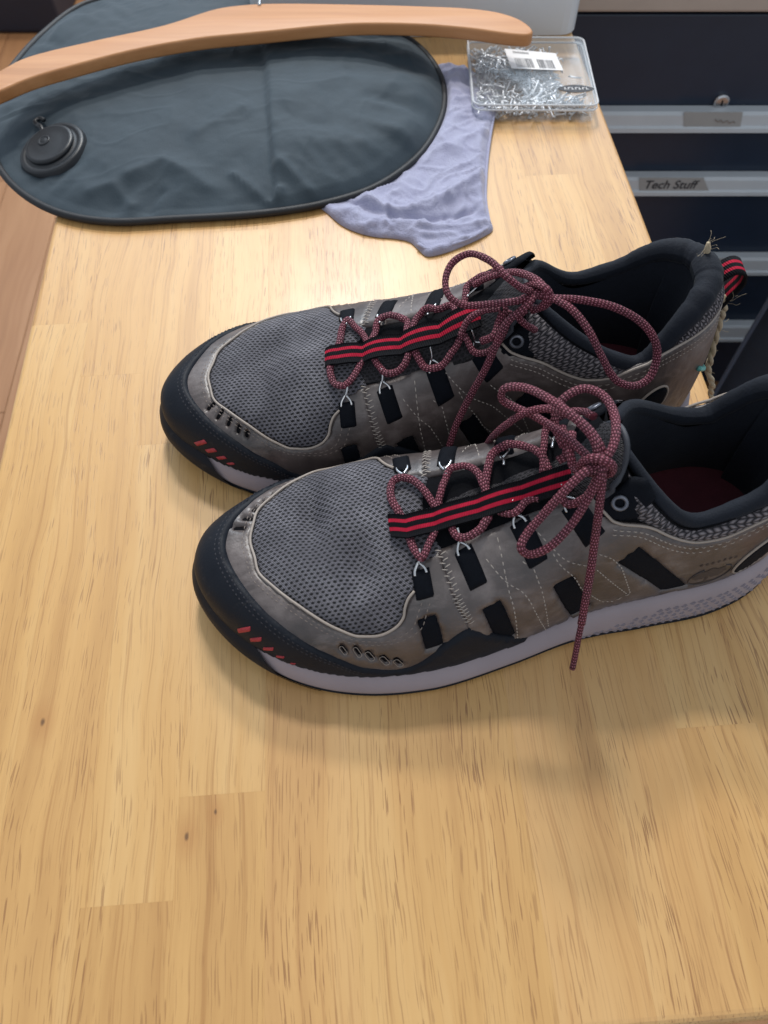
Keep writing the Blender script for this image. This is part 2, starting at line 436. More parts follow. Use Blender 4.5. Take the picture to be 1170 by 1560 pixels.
# ------------------------------------------------------------------ shoe last surface (millimetres, left shoe)
# local axes: x heel -> toe, y towards the lateral side, z up
def hermite(xs, ys):
    xs = np.array(xs, float); ys = np.array(ys, float)
    m = np.gradient(ys, xs)
    def fn(x):
        x = np.clip(np.asarray(x, float), xs[0], xs[-1])
        i = np.clip(np.searchsorted(xs, x) - 1, 0, len(xs) - 2)
        h = xs[i + 1] - xs[i]; t = (x - xs[i]) / h
        return ((2*t**3 - 3*t**2 + 1)*ys[i] + (t**3 - 2*t**2 + t)*h*m[i]
                + (-2*t**3 + 3*t**2)*ys[i + 1] + (t**3 - t**2)*h*m[i + 1])
    return fn

def catmull(pts, n, closed=False):
    P = np.array(pts, float); N = len(P); out = []
    segs = N if closed else N - 1
    for i in range(segs):
        if closed:
            p0, p1, p2, p3 = P[i - 1], P[i], P[(i + 1) % N], P[(i + 2) % N]
        else:
            p1, p2 = P[i], P[i + 1]
            p0 = P[i - 1] if i > 0 else 2*p1 - p2
            p3 = P[i + 2] if i + 2 < N else 2*p2 - p1
        d = [max(np.linalg.norm(b - a), 1e-6)**.5 for a, b in ((p0, p1), (p1, p2), (p2, p3))]
        t0 = 0; t1 = d[0]; t2 = t1 + d[1]; t3 = t2 + d[2]
        for k in range(n):
            t = t1 + (t2 - t1)*k/n
            a1 = (t1-t)/(t1-t0)*p0 + (t-t0)/(t1-t0)*p1
            a2 = (t2-t)/(t2-t1)*p1 + (t-t1)/(t2-t1)*p2
            a3 = (t3-t)/(t3-t2)*p2 + (t-t2)/(t3-t2)*p3
            b1 = (t2-t)/(t2-t0)*a1 + (t-t0)/(t2-t0)*a2
            b2 = (t3-t)/(t3-t1)*a2 + (t-t1)/(t3-t1)*a3
            out.append((t2-t)/(t2-t1)*b1 + (t-t1)/(t2-t1)*b2)
    if not closed: out.append(P[-1])
    return np.array(out)

def resample(poly, step, closed=False):
    P = np.array(poly, float)
    if closed: P = np.vstack([P, P[:1]])
    d = np.r_[0, np.cumsum(np.linalg.norm(np.diff(P, axis=0), axis=1))]
    n = max(2, int(round(d[-1]/step)) + 1)
    s = np.linspace(0, d[-1], n)
    Q = np.stack([np.interp(s, d, P[:, k]) for k in range(P.shape[1])], 1)
    return Q[:-1] if closed else Q

FEATHER = [(0, 0), (4, 16), (18, 29), (45, 38), (80, 40.5), (120, 43.5), (160, 52.5), (200, 58.5), (235, 57.5), (265, 49.5), (290, 34),
           (307, 13.5), (313, -5), (309, -20), (295, -34), (268, -48), (235, -55), (200, -53), (160, -43.5), (120, -36.5),
           (80, -35), (45, -35), (18, -28), (4, -15)]
OUT = catmull(FEATHER, 24, True)
XT, XH = 236., 44.
yc = hermite([0, 60, 110, 150, 190, 236, 320], [0, -1, -4, -7, -7, -6, -6])
Hs = hermite([40, 80, 100, 112, 125, 140, 160, 180, 200, 218, 236], [146, 136, 126, 117, 106, 95.5, 85, 77, 71, 66.5, 61.5])
SLOPE = -.40
zb = hermite([0, 40, 70, 100, 140, 180, 220, 260, 290, 320], [31, 28, 24.5, 21, 14.5, 12, 12, 15, 20, 27])
fa = hermite([0, .6, 1, 1.3, 1.6, 1.85, 2.0, 3.0], [.56, .60, .62, .66, .64, .70, .74, .74])
fb = hermite([0, .6, 1, 1.3, 1.6, 1.85, 2.0, 3.0], [.70, .68, .66, .64, .60, .60, .62, .55])
fu = hermite([0, .5, 1, 1.5, 2.0, 2.5, 3.0], [3, 3, 3, 2, 2, 3, 4])

def q_geom(q):
    q = np.asarray(q, float)
    th = np.where(q < 1, q*90, np.where(q > 2, 90 + (q - 2)*90, 90.))
    ox = np.where(q < 1, XT, np.where(q > 2, XH, XT - (q - 1)*(XT - XH)))
    return np.radians(th), ox

QG = np.linspace(0, 3, 601)
WG = {}
for sd in (1, -1):
    th_, ox_ = q_geom(QG); ws = []
    A_ = OUT; B_ = np.roll(OUT, -1, axis=0)
    for t_, o_ in zip(th_, ox_):
        d_ = np.array([math.cos(t_), sd*math.sin(t_)]); c_ = np.array([o_, float(yc(o_))])
        e_ = B_ - A_; den = d_[0]*e_[:, 1] - d_[1]*e_[:, 0]
        den = np.where(abs(den) < 1e-9, 1e-9, den)
        ac = A_ - c_
        tt = (ac[:, 0]*e_[:, 1] - ac[:, 1]*e_[:, 0])/den
        uu = (ac[:, 0]*d_[1] - ac[:, 1]*d_[0])/den
        ok = (tt > 0) & (uu >= -1e-6) & (uu <= 1 + 1e-6)
        ws.append(tt[ok].min())
    WG[sd] = np.array(ws)

def sect_ctrl(q, side):
    th, ox = q_geom(q)
    side = np.broadcast_to(side, th.shape)
    oy = yc(ox)
    W = np.where(side > 0, np.interp(q, QG, WG[1]), np.interp(q, QG, WG[-1]))
    dx, dy = np.cos(th), side*np.sin(th)
    z3 = zb(ox + dx*W); H = Hs(ox); a = fa(q); b = fb(q)
    sl = np.where(q < 1, SLOPE*np.cos(th), 0.)
    r = np.stack([0*W, a*W, W + fu(q), W], -1)
    z = np.stack([H, H + sl*a*W, z3 + b*(H - z3), z3], -1)
    return ox, oy, dx, dy, r, z

TT = np.linspace(0, 1, 41)
BZ = np.stack([(1-TT)**3, 3*(1-TT)**2*TT, 3*(1-TT)*TT**2, TT**3], 0)

def sect_tab(q, side):
    ox, oy, dx, dy, r, z = sect_ctrl(q, side)
    R = r @ BZ; Z = z @ BZ
    L = np.concatenate([np.zeros(R.shape[:-1] + (1,)), np.cumsum(np.hypot(np.diff(R), np.diff(Z)), -1)], -1)
    return ox, oy, dx, dy, R, Z, L

RG = {sd: sect_tab(QG, sd)[6][:, -1] for sd in (1, -1)}

def surf_qv(q, side, v):
    """point on the last surface; v = 0 spine, 1 feather line (arc-length fraction)"""
    q = np.asarray(q, float); v = np.asarray(v, float); side = np.broadcast_to(side, q.shape)
    ox, oy, dx, dy, R, Z, L = sect_tab(q, side)
    s = np.clip(v, 0, 1)*L[..., -1]
    k = np.clip((L <= s[..., None]).sum(-1) - 1, 0, L.shape[-1] - 2)
    g = lambda M, kk: np.take_along_axis(M, kk[..., None], -1)[..., 0]
    l0, l1 = g(L, k), g(L, k + 1); f = (s - l0)/(l1 - l0)
    rr = g(R, k)*(1-f) + g(R, k+1)*f; zz = g(Z, k)*(1-f) + g(Z, k+1)*f
    return np.stack([ox + dx*rr, oy + dy*rr, zz], -1)

def chart_qv(XY):
    """flattened pattern (mm) -> station, side, v"""
    X, Y = XY[..., 0], XY[..., 1]
    side = np.where(Y >= 0, 1, -1)
    toe = X > XT; heel = X < XH
    px = np.where(toe, XT, XH)
    ang = np.degrees(np.arctan2(abs(Y), X - px))
    q = np.where(toe, ang/90, np.where(heel, 2 + (ang - 90)/90, 1 + (XT - X)/(XT - XH)))
    rho = np.where(toe | heel, np.hypot(X - px, Y), abs(Y))
    Rr = np.where(side > 0, np.interp(q, QG, RG[1]), np.interp(q, QG, RG[-1]))
    return q, side, rho/Rr

def qv_chart(q, side, v):
    th, ox = q_geom(q)
    Rr = np.where(side > 0, np.interp(q, QG, RG[1]), np.interp(q, QG, RG[-1]))*v
    return np.stack([ox + np.cos(th)*Rr, side*np.sin(th)*Rr], -1)

def surf(XY):
    XY = np.asarray(XY, float)
    q, s, v = chart_qv(XY)
    return surf_qv(q, s, v)

def surf_n(XY, e=.6):
    XY = np.asarray(XY, float)
    dX = surf(XY + [e, 0]) - surf(XY - [e, 0]); dY = surf(XY + [0, e]) - surf(XY - [0, e])
    n = np.cross(dX, dY); l = np.linalg.norm(n, axis=-1, keepdims=True)
    n = n/np.maximum(l, 1e-9)
    return n

zt_lat = hermite([1.6, 1.646, 1.69, 1.734, 1.786, 1.823, 1.88, 1.943, 2.0, 2.15, 2.3, 2.6, 3.0],
                 [118, 112, 104, 96, 87, 84, 86, 91, 96, 104, 110, 116, 118])
zt_med = hermite([1.6, 1.646, 1.69, 1.734, 1.786, 1.88, 1.943, 2.0, 2.15, 2.3, 2.6, 3.0],
                 [118, 114, 110, 104, 97, 87, 81.5, 81, 89, 101, 114, 118])
QC = 1.63
def vcut(q, side):
    q = np.asarray(q, float)
    zt = zt_lat(q) if side > 0 else zt_med(q)
    *_, R, Z, L = sect_tab(q, side)
    k = (Z > zt[..., None]).sum(-1)
    k = np.clip(k, 1, Z.shape[-1] - 1)
    g = lambda M, kk: np.take_along_axis(M, kk[..., None], -1)[..., 0]
    f = (g(Z, k-1) - zt)/np.maximum(g(Z, k-1) - g(Z, k), 1e-6)
    return (g(L, k-1)*(1-f) + g(L, k)*f)/L[..., -1]

zs0 = hermite([-10, 0, 20, 60, 110, 150, 200, 240, 270, 300, 330], [9, 6, 2, 0, 2, 3, 0, 0, 3, 9, 16])     # underside of the sole
# ------------------------------------------------------------------ table: glued staves, a part each
TA = math.radians(4.23); TN = np.array([math.cos(TA), math.sin(TA)]); TD = np.array([-math.sin(TA), math.cos(TA)])
table = empty('table', (0, 0, 0), TA); tag(table, 'glossy pale wooden table top of glued staves carrying the shoes', 'table')
U0, U1, W0, W1, TH = -.2179, .2392, -.0245, .98, .022
NB = 11; bw = (U1 - U0)/NB
joints = {0: [.41], 1: [.36, .80], 2: [.040, .30, .72], 3: [.085, .50], 4: [.24, .66], 5: [.33, .78], 6: [.155, .57], 7: [.43],
          8: [.27, .74], 9: [.10, .55], 10: [.34]}
def board(u0, u1, w0, w1, left, right, near):
    g = .000005; ch = .00004
    prof = []
    if left:
        for a in np.linspace(0, 90, 6): prof.append((u0 + .004*(1 - math.sin(math.radians(a))), -.004*(1 - math.cos(math.radians(90 - a))) if False else -.004 + .004*math.sin(math.radians(a))))
        prof = [(u0 + .004*(1 - math.cos(math.radians(a))), -.004 + .004*math.sin(math.radians(a))) for a in np.linspace(0, 90, 6)]
        prof = [(u0, -TH)] + prof
    else: prof = [(u0 + g, -TH), (u0 + g, -ch), (u0 + g + ch, 0)]
    if right: prof += [(u1 - .004*(1 - math.cos(math.radians(a))), -.004 + .004*math.sin(math.radians(a))) for a in np.linspace(90, 0, 6)] + [(u1, -TH)]
    else: prof += [(u1 - g - ch, 0), (u1 - g, -ch), (u1 - g, -TH)]
    if near: st = [(w0 + .005*(1 - math.cos(math.radians(a))), .005*(1 - math.sin(math.radians(a)))) for a in np.linspace(0, 90, 6)]
    else: st = [(w0 + g, ch*.6), (w0 + g + ch*.6, 0)]
    st += [(w1 - g - ch*.6, 0), (w1 - g, ch*.6)]
    V = []
    for w, dz in st:
        for u, z in prof: V.append((u, w, max(z - dz, -TH) if z > -TH else -TH))
    n = len(prof); F = [f[::-1] for f in grid_faces(len(st), n)]
    F.append(tuple(range(n))); F.append(tuple((len(st) - 1)*n + i for i in range(n))[::-1])
    F = [f[::-1] for f in F]
    return mesh_data('board', V, F, None, False)
for k in range(NB):
    ws = [W0] + joints[k] + [W1]
    for i in range(len(ws) - 1):
        obj('board', board(U0 + k*bw, U0 + (k + 1)*bw, ws[i], ws[i + 1], k == 0, k == NB - 1, i == 0), M['table_wood'], table)
FZ = -.62
for u in (U0 + .045, U1 - .045):
    for w in (W0 + .05, W1 - .05):
        obj('leg', rbox(u - .022, u + .022, w - .022, w + .022, FZ, -TH - .001, .003), M['table_wood'], table)
for (a, b, c_, d) in ((U0 + .07, U1 - .07, W0 + .04, W0 + .058), (U0 + .07, U1 - .07, W1 - .058, W1 - .04), (U0 + .035, U0 + .053, W0 + .075, W1 - .075), (U1 - .053, U1 - .035, W0 + .075, W1 - .075)):
    obj('apron', rbox(a, b, c_, d, -.09, -TH - .001, .002), M['table_wood'], table)

# ------------------------------------------------------------------ floor of laminate planks
floor = empty('floor', (0, 0, FZ), math.radians(3)); tag(floor, kind='structure')
base = obj('subfloor', rbox(-1.41, 1.41, -.98, 2.38, -.03, -.0085, 0), M['base_fabric'], floor)
pw, pl = .118, .90
for i in range(-12, 12):
    off = rng.uniform(0, pl)
    for j in range(-2, 4):
        x0 = i*pw; y0 = j*pl - off
        if y0 + pl < -.9 or y0 > 2.4: continue
        obj('plank', rbox(x0 + .0004, x0 + pw - .0004, max(y0, -1.0) + .0004, min(y0 + pl, 2.5) - .0004, -.008, 0, .0006, 1), M['floor_wood'], floor)

# ------------------------------------------------------------------ drawer cabinet behind the table's right side
simple('cabinet_paint', rgb('1f2b3d'), .36, bump=.08, bscale=300, var=.15)
simple('pull_grey', rgb('c0c6cb'), .42, bump=.1, bscale=300, var=.08)
simple('cabinet_top', rgb('b3a498'), .5, var=.1)
simple('paper_label', rgb('9d9c9a'), .8, bump=.2, bscale=300, var=.1)
simple('ink', rgb('2a2a30'), .7)
simple('faded_ink', rgb('8a8078'), .8)
CY = .86
cabz = lambda row, off=0.: float(aty(1000, row, CY - off)[2])
cab = empty('drawer_cabinet', (.50, CY, FZ)); tag(cab, 'dark blue drawer cabinet with pale grey pulls and paper labels', 'cabinet')
cx0, cx1 = -.40, .42; ztop = cabz(9) - FZ
obj('carcass', rbox(cx0, cx1, .022, .50, .0, ztop - .002, .003), M['cabinet_paint'], cab)
obj('top', rbox(cx0 - .006, cx1 + .006, -.012, .51, ztop - .001, ztop + .022, .003), M['cabinet_top'], cab)
rows = [(170, 201), (270, 297), (393, 418), (496, 519), (600, 620)]
prev = ztop - .004
drawers = []
for i, (a, b) in enumerate(rows):
    za, zb_ = cabz(a, .015) - FZ, cabz(b, .015) - FZ
    if zb_ < .03: break
    d = obj('drawer', rbox(cx0 + .004, cx1 - .004, -.002, .021, zb_ + .0, prev - .003, .002), M['cabinet_paint'], cab)
    # pull: a pale channel with a lip along the lower edge of the drawer
    pr = [(-.003, za), (-.013, za - .001), (-.016, za - .004), (-.016, zb_ + .008), (-.0185, zb_ + .006), (-.0185, zb_ + .001), (-.015, zb_ - .001), (-.003, zb_ - .001)]
    V = []
    for x in (cx0 + .006, cx1 - .006): V += [(x, y, z) for y, z in pr]
    n = len(pr); F = [(k, k + n, (k + 1) % n + n, (k + 1) % n) for k in range(n)] + [tuple(range(n)), tuple(range(2*n - 1, n - 1, -1))]
    obj('pull', mesh_data('pull', V, F, None, False), M['pull_grey'], d)
    drawers.append((d, za, zb_)); prev = zb_ - .003
def sheet(name, px0, px1, row0, row1, mat, parent, slant=(0, 0)):
    """paper strip on the face of a pull"""
    P = [aty(px0, row1, CY - .0168), aty(px1 + slant[1], row1, CY - .0168), aty(px1, row0, CY - .0168), aty(px0, row0, CY - .0168)]
    V = [p - np.array([.50, CY, FZ]) for p in P]; B = [v + [0, .0004, 0] for v in V]
    return obj(name, mesh_data(name, V + B, [(0, 1, 2, 3), (7, 6, 5, 4), (0, 4, 5, 1), (1, 5, 6, 2), (2, 6, 7, 3), (3, 7, 4, 0)], None, False), M[mat], parent)
sheet('paper_label', 1042, 1132, 171, 193, 'paper_label', drawers[0][0], (0, -4))
sheet('paper_label', 974, 1072, 271, 291, 'paper_label', drawers[1][0], (0, 8))
sheet('paper_label', 1080, 1122, 394, 412, 'paper_label', drawers[2][0], (0, -6))
def write(text, px, row, hgt_px, mat, parent, shear=.15):
    cu = bpy.data.curves.new('lettering', 'FONT'); cu.body = text; cu.shear = shear; cu.size = 1; cu.extrude = .004; cu.offset = .012; cu.align_y = 'CENTER'
    t = bpy.data.objects.new('lettering', cu); COL.objects.link(t); dg = bpy.context.evaluated_depsgraph_get()
    me = bpy.data.meshes.new_from_object(t.evaluated_get(dg)); bpy.data.objects.remove(t); bpy.data.curves.remove(cu)
    a = aty(px, row, CY - .0172); b = aty(px, row - hgt_px, CY - .0172); sc = (b[2] - a[2])*1.45
    V = [(v.co.x*sc, -v.co.z*sc*.03 - .0001, v.co.y*sc) for v in me.vertices]; me2 = mesh_data('lettering', V, [tuple(p.vertices) for p in me.polygons], None, False)
    o = obj('lettering', me2, M[mat], parent); o.location = a - np.array([.50, CY, FZ]); return o
write('Tech Stuff', 981, 282, 12, 'ink', drawers[1][0])
fw = [aty(x, y, CY - .0175) - np.array([.50, CY, FZ]) for x, y in [(1090, 182), (1094, 186), (1098, 183), (1102, 187), (1108, 184), (1112, 188), (1117, 185), (1120, 187)]]
V, F, U = tube(np.array(fw), .0006, 6); obj('faded_scribble', mesh_data('faded_scribble', V, F, U), M['faded_ink'], drawers[0][0])
lk = aty(1098, 153, CY - .002) - np.array([.50, CY, FZ])
V, F, U = tube(np.array([lk + [0, .002, 0], lk + [0, -.004, 0], lk + [0, -.0041, 0], lk + [0, -.0055, 0], lk + [0, -.0056, 0]]), [.0085, .0085, .0080, .0070, .0066], 24)
lock = obj('lock', mesh_data('lock', V, F, U, False), M['metal'], cab)
obj('keyhole', rbox(lk[0] - .0007, lk[0] + .0007, lk[1] - .0064, lk[1] - .0054, lk[2] - .003, lk[2] + .003, 0), M['base_fabric'], lock)

# dark soft bag slumped in front of the cabinet's right side
simple('dark_cloth', rgb('172231'), .8, bump=.4, bscale=300, var=.3)
simple('dark_trim', rgb('3a4658'), .6)
bag_y = .70
G = Geo(); pts = [(1205, 405), (1150, 490), (1100, 578), (1052, 660), (1020, 740), (1080, 830), (1260, 840), (1330, 560), (1280, 400)]
poly = resample(catmull([aty(x, y, bag_y)[[0, 2]] for x, y in pts], 8, True), .012, True)
P, T, d = fill2d(poly, .012); puff = .05*np.sqrt(np.clip(1 - (1 - np.clip(d/.09, 0, 1))**2, 0, 1)) + .004*noise2(P[:, 0]*30, P[:, 1]*30, 3)*np.clip(d/.02, 0, 1)
Vf = np.column_stack([P[:, 0], bag_y - puff, P[:, 1]]); Vb = np.column_stack([P[:, 0], bag_y + puff*.7, P[:, 1]]); n = len(P)
sb = obj('slumped_bag', mesh_data('slumped_bag', np.vstack([Vf, Vb]), [tuple(t) for t in T] + [tuple(t[::-1] + n) for t in T]), M['dark_cloth'])
tag(sb, 'dark soft bag standing in shadow in front of the cabinet drawers', 'bag')
Q = catmull([aty(x, y, bag_y - .012) for x, y in [(1200, 412), (1150, 494), (1100, 580), (1058, 655)]], 8); V, F, U = tube(Q, .0028, 8); obj('piping', mesh_data('piping', V, F, U), M['dark_trim'], sb)

# dark crate on the floor beyond the table's far left corner
simple('dark_plastic', rgb('131b2c'), .5, bump=.1, var=.2)
c0 = at(60, 52, FZ); crate = empty('storage_crate', (c0[0] - .30, c0[1], FZ)); tag(crate, 'dark navy storage crate on the floor at the upper left corner', 'crate')
obj('body', rbox(-.45, .36, 0, .40, .0, .20, .01), M['dark_plastic'], crate); obj('rim', rbox(-.46, .37, -.01, .41, .185, .215, .006), M['dark_plastic'], crate)
# ------------------------------------------------------------------ shoe parts
POSE = {'left': (8.0, (.2145, .2262)), 'right': (1.2, (.182, .3148))}     # yaw in degrees, heel point on the table

def hw_throat(x): return np.interp(x, [112, 122, 135, 150, 165, 180, 192, 205, 214], [19, 17, 15.5, 15.5, 17, 18.5, 20, 23, 27])

# outlines of the pattern pieces as (station q, fraction v): 0 = toe .. 1 = ball .. 2 = heel curve .. 3 = heel back
PIPE_QV = [(0, .545), (.13, .545), (.25, .57), (.4, .56), (.65, .57), (.88, .625), (1.0, .66), (1.052, .655), (1.092, .61), (1.115, .54), (1.122, .47), (1.133, .41), (1.15, .365)]
BUMP_QV = [(0, .69), (.22, .68), (.42, .69), (.57, .71), (.73, .75), (.88, .81), (1.01, .895), (1.09, .935), (1.125, .925), (1.155, .88), (1.20, .795), (1.236, .735), (1.275, .70), (1.326, .775), (1.41, .915), (1.48, 1.0)]
LEDGE_QV = [(1.60, .215), (1.627, .289), (1.661, .36), (1.70, .43), (1.751, .51), (1.80, .57), (1.845, .607), (1.91, .612), (1.979, .57), (2.1, .53), (2.3, .49), (2.6, .46), (3.0, .45)]

def qvp(pts, side, n=8):
    P = catmull(pts, n); return qv_chart(P[:, 0], side*np.ones(len(P)), P[:, 1])

class Shoe:
    def __init__(s, which, label, c):
        s.which = which; s.mir = 1 if which == 'left' else -1; s.c = c
        yaw, o = POSE[which]; s.yaw = math.radians(yaw); s.o = o
        s.root = empty('hiking_shoe', (o[0], o[1], 0), s.yaw + math.pi)
        tag(s.root, label, 'shoe', 'pair of hiking shoes')
    # --- transforms
    def fin(s, P): P = np.asarray(P, float)/1000.; return P*np.array([1, s.mir, 1])
    def ff(s, F): return F if s.mir > 0 else [tuple(f)[::-1] for f in F]
    def loc(s, W):
        """room point -> millimetres in the shoe's own (unmirrored) frame"""
        W = np.atleast_2d(np.asarray(W, float)); d = W - np.array([s.o[0], s.o[1], 0]); a = s.yaw
        x = -d[:, 0]*math.cos(a) - d[:, 1]*math.sin(a); y = (d[:, 0]*math.sin(a) - d[:, 1]*math.cos(a))*s.mir
        return np.stack([x, y, d[:, 2]], 1)*1000
    def add(s, name, V, F, mat, uv=None, parent=None, smooth=True):
        o = obj(name, mesh_data(name, s.fin(V), s.ff(F), uv, smooth), M[mat], parent or s.root); return o
    def geo(s, name, G, mat, parent=None, smooth=True): return s.add(name, G.V, G.F, mat, G.U, parent, smooth)
    # --- pattern -> surface
    def warp(s, XY):
        XY = np.array(XY, float); k = np.clip((72 - abs(XY[:, 1]))/34, 0, 1); k = k*k*(3 - 2*k)
        kx = np.clip((232 - XY[:, 0])/26, 0, 1)*np.clip((XY[:, 0] - 96)/20, 0, 1)
        XY[:, 1] += s.c*k*kx; return XY
    def clampv(s, XY, lim=1.0):
        q, sd, v = chart_qv(XY); m = v > lim
        if m.any(): XY = XY.copy(); XY[m] = qv_chart(q[m], sd[m], np.full(m.sum(), lim))
        return XY
    def on(s, XY, lift=0.):
        XY = np.asarray(XY, float); P = surf(XY); q, sd, v = chart_qv(XY)
        N = surf_n(s.clampv(XY, .975)); N[np.isnan(N).any(1)] = (0, 0, 1)
        P = P + s.dent(XY)[:, None]*np.array([0, 0, 1.])
        return P + N*np.reshape(lift, (-1, 1) if np.ndim(lift) else (1, 1)), N
    def dent(s, XY):
        """soft hollows of the unworn toe and the creases across the ball"""
        X, Y = XY[:, 0], XY[:, 1]
        g = lambda x, y, a, b: np.exp(-((X - x)/a)**2 - ((Y - y)/b)**2)
        d = -6.5*g(252, -6, 7, 20) - 5.5*g(231, 26, 7, 15) + 1.5*g(258, 26, 10, 10) + 2.2*g(240, 4, 8, 18) - 1.6*g(222, -14, 8, 12) + 1.0*g(262, 14, 12, 14)
        if s.mir < 0: d = d*.55 - 4.6*g(244, 14, 10, 14) + 2.2*g(228, -10, 9, 16) - 2.5*g(222, 14, 7, 12)
        return d + 1.0*noise2(X/16, Y/16 + 3, 5 if s.mir > 0 else 9, 2)*np.clip((X - 130)/60, 0, 1)
    def panel(s, name, poly, thick, mat, step=2.2, edge=1.3, lift=0., holes=(), puff=0., warp=True, parent=None, ripple=0., back=-.8):
        poly = resample(poly, step*.8, True)
        if warp: poly = s.warp(poly)
        poly = s.clampv(poly); keep = np.linalg.norm(poly - np.roll(poly, 1, 0), axis=1) > .05; poly = poly[keep]
        holes = [s.warp(h) if warp else np.asarray(h) for h in holes]
        P, T, d = fill2d(poly, step, holes)
        t = np.clip(d/edge, 0, 1); off = lift + thick*np.sqrt(np.clip(1 - (1 - t)**2, 0, 1))
        if puff: tt = np.clip(d/9., 0, 1); off = off + puff*np.sin(tt*math.pi/2)
        if ripple: off = off + ripple*noise2(P[:, 0]/5, P[:, 1]/5, 21, 2)*np.clip(d/5, 0, 1)
        V, N = s.on(P, off); F = [tuple(t_) for t_ in T]; U = P/1000.
        be = border(T); idx = {}
        V = list(map(tuple, V)); U = list(map(tuple, U))
        bi = sorted({i for e in be for i in e}); low, _ = s.on(P[bi], lift + back)
        for i, p in zip(bi, low): idx[i] = len(V); V.append(tuple(p)); U.append(tuple(P[i]/1000.))
        for a, b in be: F.append((b, a, idx[a], idx[b]))
        return s.add(name, V, F, mat, U, parent)
    def tube(s, name, pts, r, mat, seg=10, closed=False, flat=1., parent=None):
        V, F, U = tube(pts, r, seg, closed, flat); U = np.array(U)*[1, .001]
        return s.add(name, V, F, mat, U, parent)
    def stitches(s, name, lines, lift, mat='thread', ln=2.4, gap=1.3, r=.32, parent=None, warp=True):
        G = Geo()
        for line in lines:
            L = np.asarray(line, float)
            if warp: L = s.warp(resample(L, 2.0))
            d = np.r_[0, np.cumsum(np.linalg.norm(np.diff(L, axis=0), axis=1))]; x = 0.
            A = []
            while x + ln < d[-1]:
                A.append((x, x + ln)); x += ln + gap
            if not A: continue
            A = np.array(A)
            f = lambda q: np.stack([np.interp(q, d, L[:, 0]), np.interp(q, d, L[:, 1])], 1)
            p0, _ = s.on(f(A[:, 0]), lift - .1); pm, nm_ = s.on(f(A.mean(1)), lift + .22); p1, _ = s.on(f(A[:, 1]), lift - .1)
            for a, m_, b, nn in zip(p0, pm, p1, nm_):
                t = b - a; t /= max(np.linalg.norm(t), 1e-9); sd = np.cross(nn, t)*r
                G.add([a - sd*.5, a + sd*.5, m_ + sd, m_ - sd, b - sd*.5, b + sd*.5, m_ + nn*.22], [(0, 3, 6), (3, 4, 6), (4, 5, 6), (5, 2, 6), (2, 1, 6), (1, 0, 6)])
        return s.geo(name, G, mat, parent, smooth=True)
    def sole_ring(s, ofs):
        t = np.roll(OUT, -1, 0) - np.roll(OUT, 1, 0); n = np.stack([t[:, 1], -t[:, 0]], 1); n /= np.linalg.norm(n, axis=1, keepdims=True)
        if (n*(OUT - OUT.mean(0))).sum() < 0: n = -n
        return OUT + n*np.reshape(ofs, (-1, 1)), n

